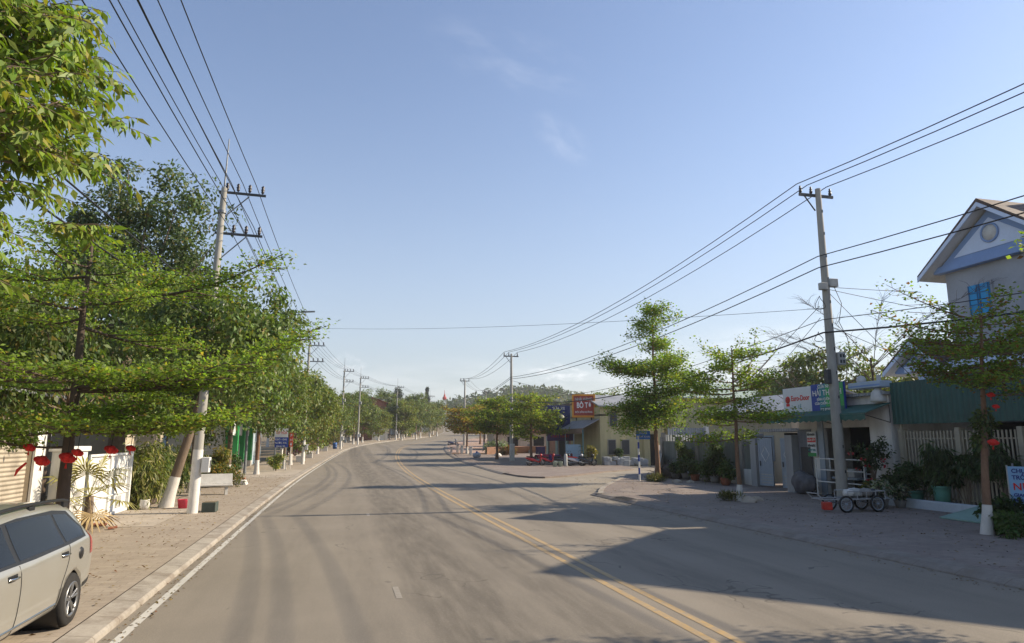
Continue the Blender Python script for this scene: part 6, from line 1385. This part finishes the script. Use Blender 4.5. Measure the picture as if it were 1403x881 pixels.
# --- motorbikes
def motorbike(label, loc, rz, colm, name='motorbike', group='motorbikes parked outside the shops', seatm=None, box=False):
    r = thing(name, label, 'motorbike', loc, group, local=True)
    for x in (-.62, .62):
        w_ = MB().tube([(x+.245*math.cos(a), 0, .29+.245*math.sin(a)) for a in np.linspace(0, 2*PI, 21)], .05, 7, cap=False).build('wheel', M_black, r)
        g = MB().lathe([(.17, -.03), (.2, -.03), (.2, .03), (.17, .03)], (x, 0, .29), 18, axis='y'); g.lathe([(1e-3, -.05), (.05, -.05), (.05, .05), (1e-3, .05)], (x, 0, .29), 10, axis='y')
        for k in range(5): a = k*1.2566; g.bar((x+.04*math.cos(a), 0, .29+.04*math.sin(a)), (x+.18*math.cos(a), 0, .29+.18*math.sin(a)), .014)
        g.build('rim', M_steel, w_)
    # rear body cowl, lofted
    S = [(-.95, .70, .05, .06), (-.75, .66, .10, .12), (-.4, .58, .14, .17), (-.1, .48, .13, .16), (.12, .38, .11, .10), (.3, .34, .10, .06)]
    vs = []; n = 10
    for (x, z, w_, hh) in S:
        for j in range(n): a = 2*PI*j/n; vs.append((x, w_*math.cos(a), z+hh*math.sin(a)))
    fs = [(i*n+j, i*n+(j+1) % n, (i+1)*n+(j+1) % n, (i+1)*n+j) for i in range(len(S)-1) for j in range(n)]+[tuple(range(n)), tuple(range((len(S)-1)*n, len(S)*n))]
    MB().add(vs, fs, 0, True).build('body', colm, r)
    MB().prism([(.26, -.19, .30), (.42, -.22, .55), (.47, -.20, .92), (.40, -.10, 1.0), (.40, .10, 1.0), (.47, .20, .92), (.42, .22, .55), (.26, .19, .30)], (.06, 0, -.01)).build('leg_shield', colm, r)
    MB().prism([(-.88, -.11, .80), (-.3, -.14, .76), (.02, -.10, .70), (.02, .10, .70), (-.3, .14, .76), (-.88, .11, .80)], (0, 0, .08)).build('seat', seatm or M_black, r)
    g = MB(); g.bar((.62, .07, .3), (.44, .05, .95), .025); g.bar((.62, -.07, .3), (.44, -.05, .95), .025); g.build('fork', M_steel, r)
    MB().tube([(.28, -.34, 1.06), (.40, -.15, 1.04), (.42, 0, 1.02), (.40, .15, 1.04), (.28, .34, 1.06)], .02, 6).build('handlebar', M_black, r)
    MB().ball((.48, 0, .98), (.12, .16, .12)).build('headlight_cowl', colm, r); MB().ball((.57, 0, .98), (.05, .10, .07)).build('headlight', M_sgnw, r)
    g = MB(); vs = []
    for i in range(9): a = R(20+i*16); vs += [(.62+.31*math.cos(a), -.07, .29+.31*math.sin(a)), (.62+.31*math.cos(a), .07, .29+.31*math.sin(a))]
    g.add(vs, [(2*i, 2*i+1, 2*i+3, 2*i+2) for i in range(8)]); g.build('front_fender', colm, r)
    for s_ in (-1, 1): m_ = MB().bar((.34, s_*.26, 1.06), (.30, s_*.33, 1.24), .008); m_.ball((.3, s_*.34, 1.27), (.02, .06, .045)); m_.build('mirror', M_black, r)
    MB().tube([(-.1, -.14, .28), (-.5, -.16, .28), (-.95, -.17, .38)], [.025, .04, .05], 8).build('exhaust', M_steel, r); MB().box((-.3, -.1, .2), (.15, .1, .42), 0, .03).build('engine', M_steeld, r)
    MB().ball((-.98, 0, .72), (.03, .09, .05)).build('tail_light', M_redp, r); MB().bar((-.05, .12, .25), (-.15, .26, .02), .012).build('kickstand', M_steel, r)
    if box: MB().box((.16, -.14, .42), (.38, .14, .62), 0, .03).build('front_bag', M_black, r)
    return r
M_mred = mat('red_bike_paint', (.45, .012, .015), .25, .1, 3, coat=.6, bmp=0); M_mwht = mat('white_bike_paint', (.6, .6, .62), .25, .06, 3, coat=.6, bmp=0); M_mblk = mat('dark_bike_paint', (.02, .022, .028), .25, .1, 3, coat=.6, bmp=0)
def bz(y): return zg(y)+.10
motorbike('bright red scooter, leftmost of the parked motorbikes', (17.6, 61.5, bz(61.5)), R(200), M_mred); motorbike('second red scooter close behind the leftmost one', (18.9, 61.8, bz(61.8)), R(160), M_mred)
motorbike('dark motorbike between the red scooters and the white one', (20.3, 61.6, bz(61.6)), R(105), M_mblk); motorbike('white and red scooter in the middle of the parked motorbikes', (21.2, 60.4, bz(60)), R(25), M_mwht, seatm=M_redp); motorbike('dark motorbike at the right end of the row, by the teal post', (22.2, 60.2, bz(60)), R(35), M_mblk); motorbike('dark red scooter half behind the white one', (20.9, 62.4, bz(62)), R(70), mat('maroon_bike_paint', (.10, .01, .02), .25, .1, 3, coat=.5, bmp=0))
r = thing('covered_stall', 'low street stall draped with red and purple cloth among the motorbikes', 'stall', (19.3, 63.2, bz(63)), local=True)
for (x, y) in ((-1, -.5), (1, -.5), (-1, .5), (1, .5)): MB().bar((x, y, 0), (x, y, .95), .03).build('leg', M_steel, r)
vs = []; n = 24
for j in range(7):
    for i in range(n+1): u = i/n; vs.append((-1.2+2.4*u, -.75+1.5*j/6, 1.05-.12*abs(math.sin(u*9))*(.5+.5*abs(j-3)/3)-.35*(abs(j-3)/3)**3-.10*(abs(u-.5)*2)**3))
MB().add(vs, [(j*(n+1)+i, j*(n+1)+i+1, (j+1)*(n+1)+i+1, (j+1)*(n+1)+i) for j in range(6) for i in range(n)], 0, True).build('cloth', mat('maroon_cloth', (.26, .015, .04), .8, .2, 3), r); MB().box((-.2, -.9, .3), (.95, -.8, .95), 0, .03).build('hanging_cloth', mat('purple_cloth', (.05, .02, .13), .8, .2, 3), r); MB().box((-1.1, -.1, 1.0), (-.3, .5, 1.7), 0, .06).build('draped_crate', mat('dark_purple_cloth', (.05, .025, .07), .8, .2, 3), r)
for i, (x, lb) in enumerate([(18.75, 'left one of two pale buckets in front of the red scooters'), (19.25, 'right one of two pale buckets in front of the red scooters')]):
    r = thing('bucket', lb, 'bucket', (x, 59.3, bz(59)), local=True); MB().lathe([(1e-3, 0), (.17, 0), (.22, .42), (.235, .43), (.2, .42), (.15, .05), (1e-3, .04)], (0, 0, 0), 14).build('tub', mat('pale_green_plastic', (.36, .45, .38), .5, .1, 3), r); MB().tube([(.21*math.cos(a), 0, .42+.12*math.sin(a)) for a in np.linspace(0, PI, 9)], .01, 4).build('handle', M_steel, r)
r = thing('gas_cylinder', 'tall pale cylinder standing beside the draped stall', 'cylinder', (19.9, 59.7, bz(60)), local=True); MB().lathe([(1e-3, 0), (.15, 0), (.16, .05), (.16, .95), (.12, 1.08), (.04, 1.12), (1e-3, 1.12)], (0, 0, 0), 14).build('tank', M_boxg, r); MB().lathe([(.05, 1.12), (.06, 1.2), (1e-3, 1.22)], (0, 0, 0), 10).build('valve', M_steeld, r)
r = thing('menu_board', 'light blue board leaning in front of the salmon wall by the motorbikes', 'board', (22.0, 63.4, bz(63)), local=True); MB().prism([(-.75, 0, .1), (.75, 0, .1), (.75, .25, 1.9), (-.75, .25, 1.9)], (0, .05, 0)).build('panel', mat('pale_blue_board', (.30, .42, .48), .6, .08, 2, dirt=.2), r)
for x in (-.6, .6): MB().bar((x, .5, 0), (x, .22, 1.7), .025).build('leg', M_steel, r)
bush('potted_plant', 'yellow leaved potted plant in front of the restaurant', 'potted plant', (22.9, 61.2, bz(61)), (.5, .5, .55), 26, 30, .25, .1, (.22, .19, .04), 160, pot=(.28, .7), potm=M_potd); bush('potted_plant', 'small dark potted plant on the rubble wall side of the yellow house', 'potted plant', (25.9, 61.7, z0*0+zg(61)), (.35, .35, .4), 20, 30, .2, .08, (.04, .07, .025), 161, pot=(.25, .95), potm=M_potd)
motorbike('blue and white motorbike parked past the corner island in the bend', (18.6, 116, zg(116)+.05), R(60), mat('blue_bike_paint', (.06, .09, .2), .3, .1, 3, coat=.5, bmp=0), group=None, seatm=M_sgnw)

# ------------------------------------------------------------------ litter: fallen leaves and weeds along the kerbs
rng = np.random.default_rng(55)
def litter(name, label, xs, ys, n, L, base, alt, z=.135, cat='fallen leaves', upright=False):
    y = ys[0]+(ys[1]-ys[0])*rng.random(n)**1.3; x = xs[0]+(xs[1]-xs[0])*rng.random(n); 
    x = x+np.array([bend(v) for v in y]); zz = z+np.array([zg(v) for v in y])
    d = unit(rng.normal(size=(n, 3))*np.array([1, 1, .12 if not upright else .3])+np.array([0, 0, 1. if upright else 0])); nr = unit(rng.normal(size=(n, 3))*.3+np.array([0, 0, 1.]))
    me = leaf_mesh(name, np.stack([x, y, zz], 1), d, nr, L*(.6+.8*rng.random(n)), L*.45*(.6+.8*rng.random(n)), leaf_cols(rng, n, base, .4, alt, .4), M_leaf)
    tag(link(name, me), label, cat, kind='stuff')
litter('fallen_leaves', 'dry fallen leaves scattered over the left pavement', (-7, -3.35), (7, 50), 1500, .075, (.16, .09, .04), (.25, .18, .07), .145)
litter('fallen_leaves', 'dry fallen leaves gathered in the left gutter', (-2.85, -2.5), (7, 45), 500, .06, (.14, .085, .04), (.22, .16, .06), .012)
litter('fallen_leaves', 'dry fallen leaves scattered over the right pavement', (12.2, 20), (9, 44), 1300, .075, (.13, .075, .035), (.22, .15, .06), .13)
litter('fallen_leaves', 'dry fallen leaves in the right gutter', (10.9, 11.4), (9, 30), 300, .06, (.13, .08, .04), (.2, .15, .06), .012)

bush('climbing_plant', 'vine with dark leaves clinging to the near right tree trunk', 'plant', (16.62, 14.66, 2.1), (.3, .3, .75), 22, 26, .14, .07, (.06, .09, .03), 170, (.10, .13, .03), .3, zc=.8)

# ------------------------------------------------------------------ thin dry season haze
o = MB().box((-420, -60, -1.2), (640, 720, 75)).build('haze', [])
m = bpy.data.materials.new('haze_air'); m.use_nodes = True; nt_ = m.node_tree; nt_.nodes.remove(nt_.nodes['Principled BSDF'])
pv = nt_.nodes.new('ShaderNodeVolumePrincipled'); pv.inputs['Color'].default_value = (.86, .88, .9, 1); pv.inputs['Density'].default_value = .0004; pv.inputs['Anisotropy'].default_value = .3
nt_.links.new(pv.outputs[0], nt_.nodes['Material Output'].inputs['Volume']); o.data.materials.clear(); o.data.materials.append(m); o['kind'] = 'stuff'; o['label'] = 'thin pale haze in the air over the whole street'; o['category'] = 'haze'
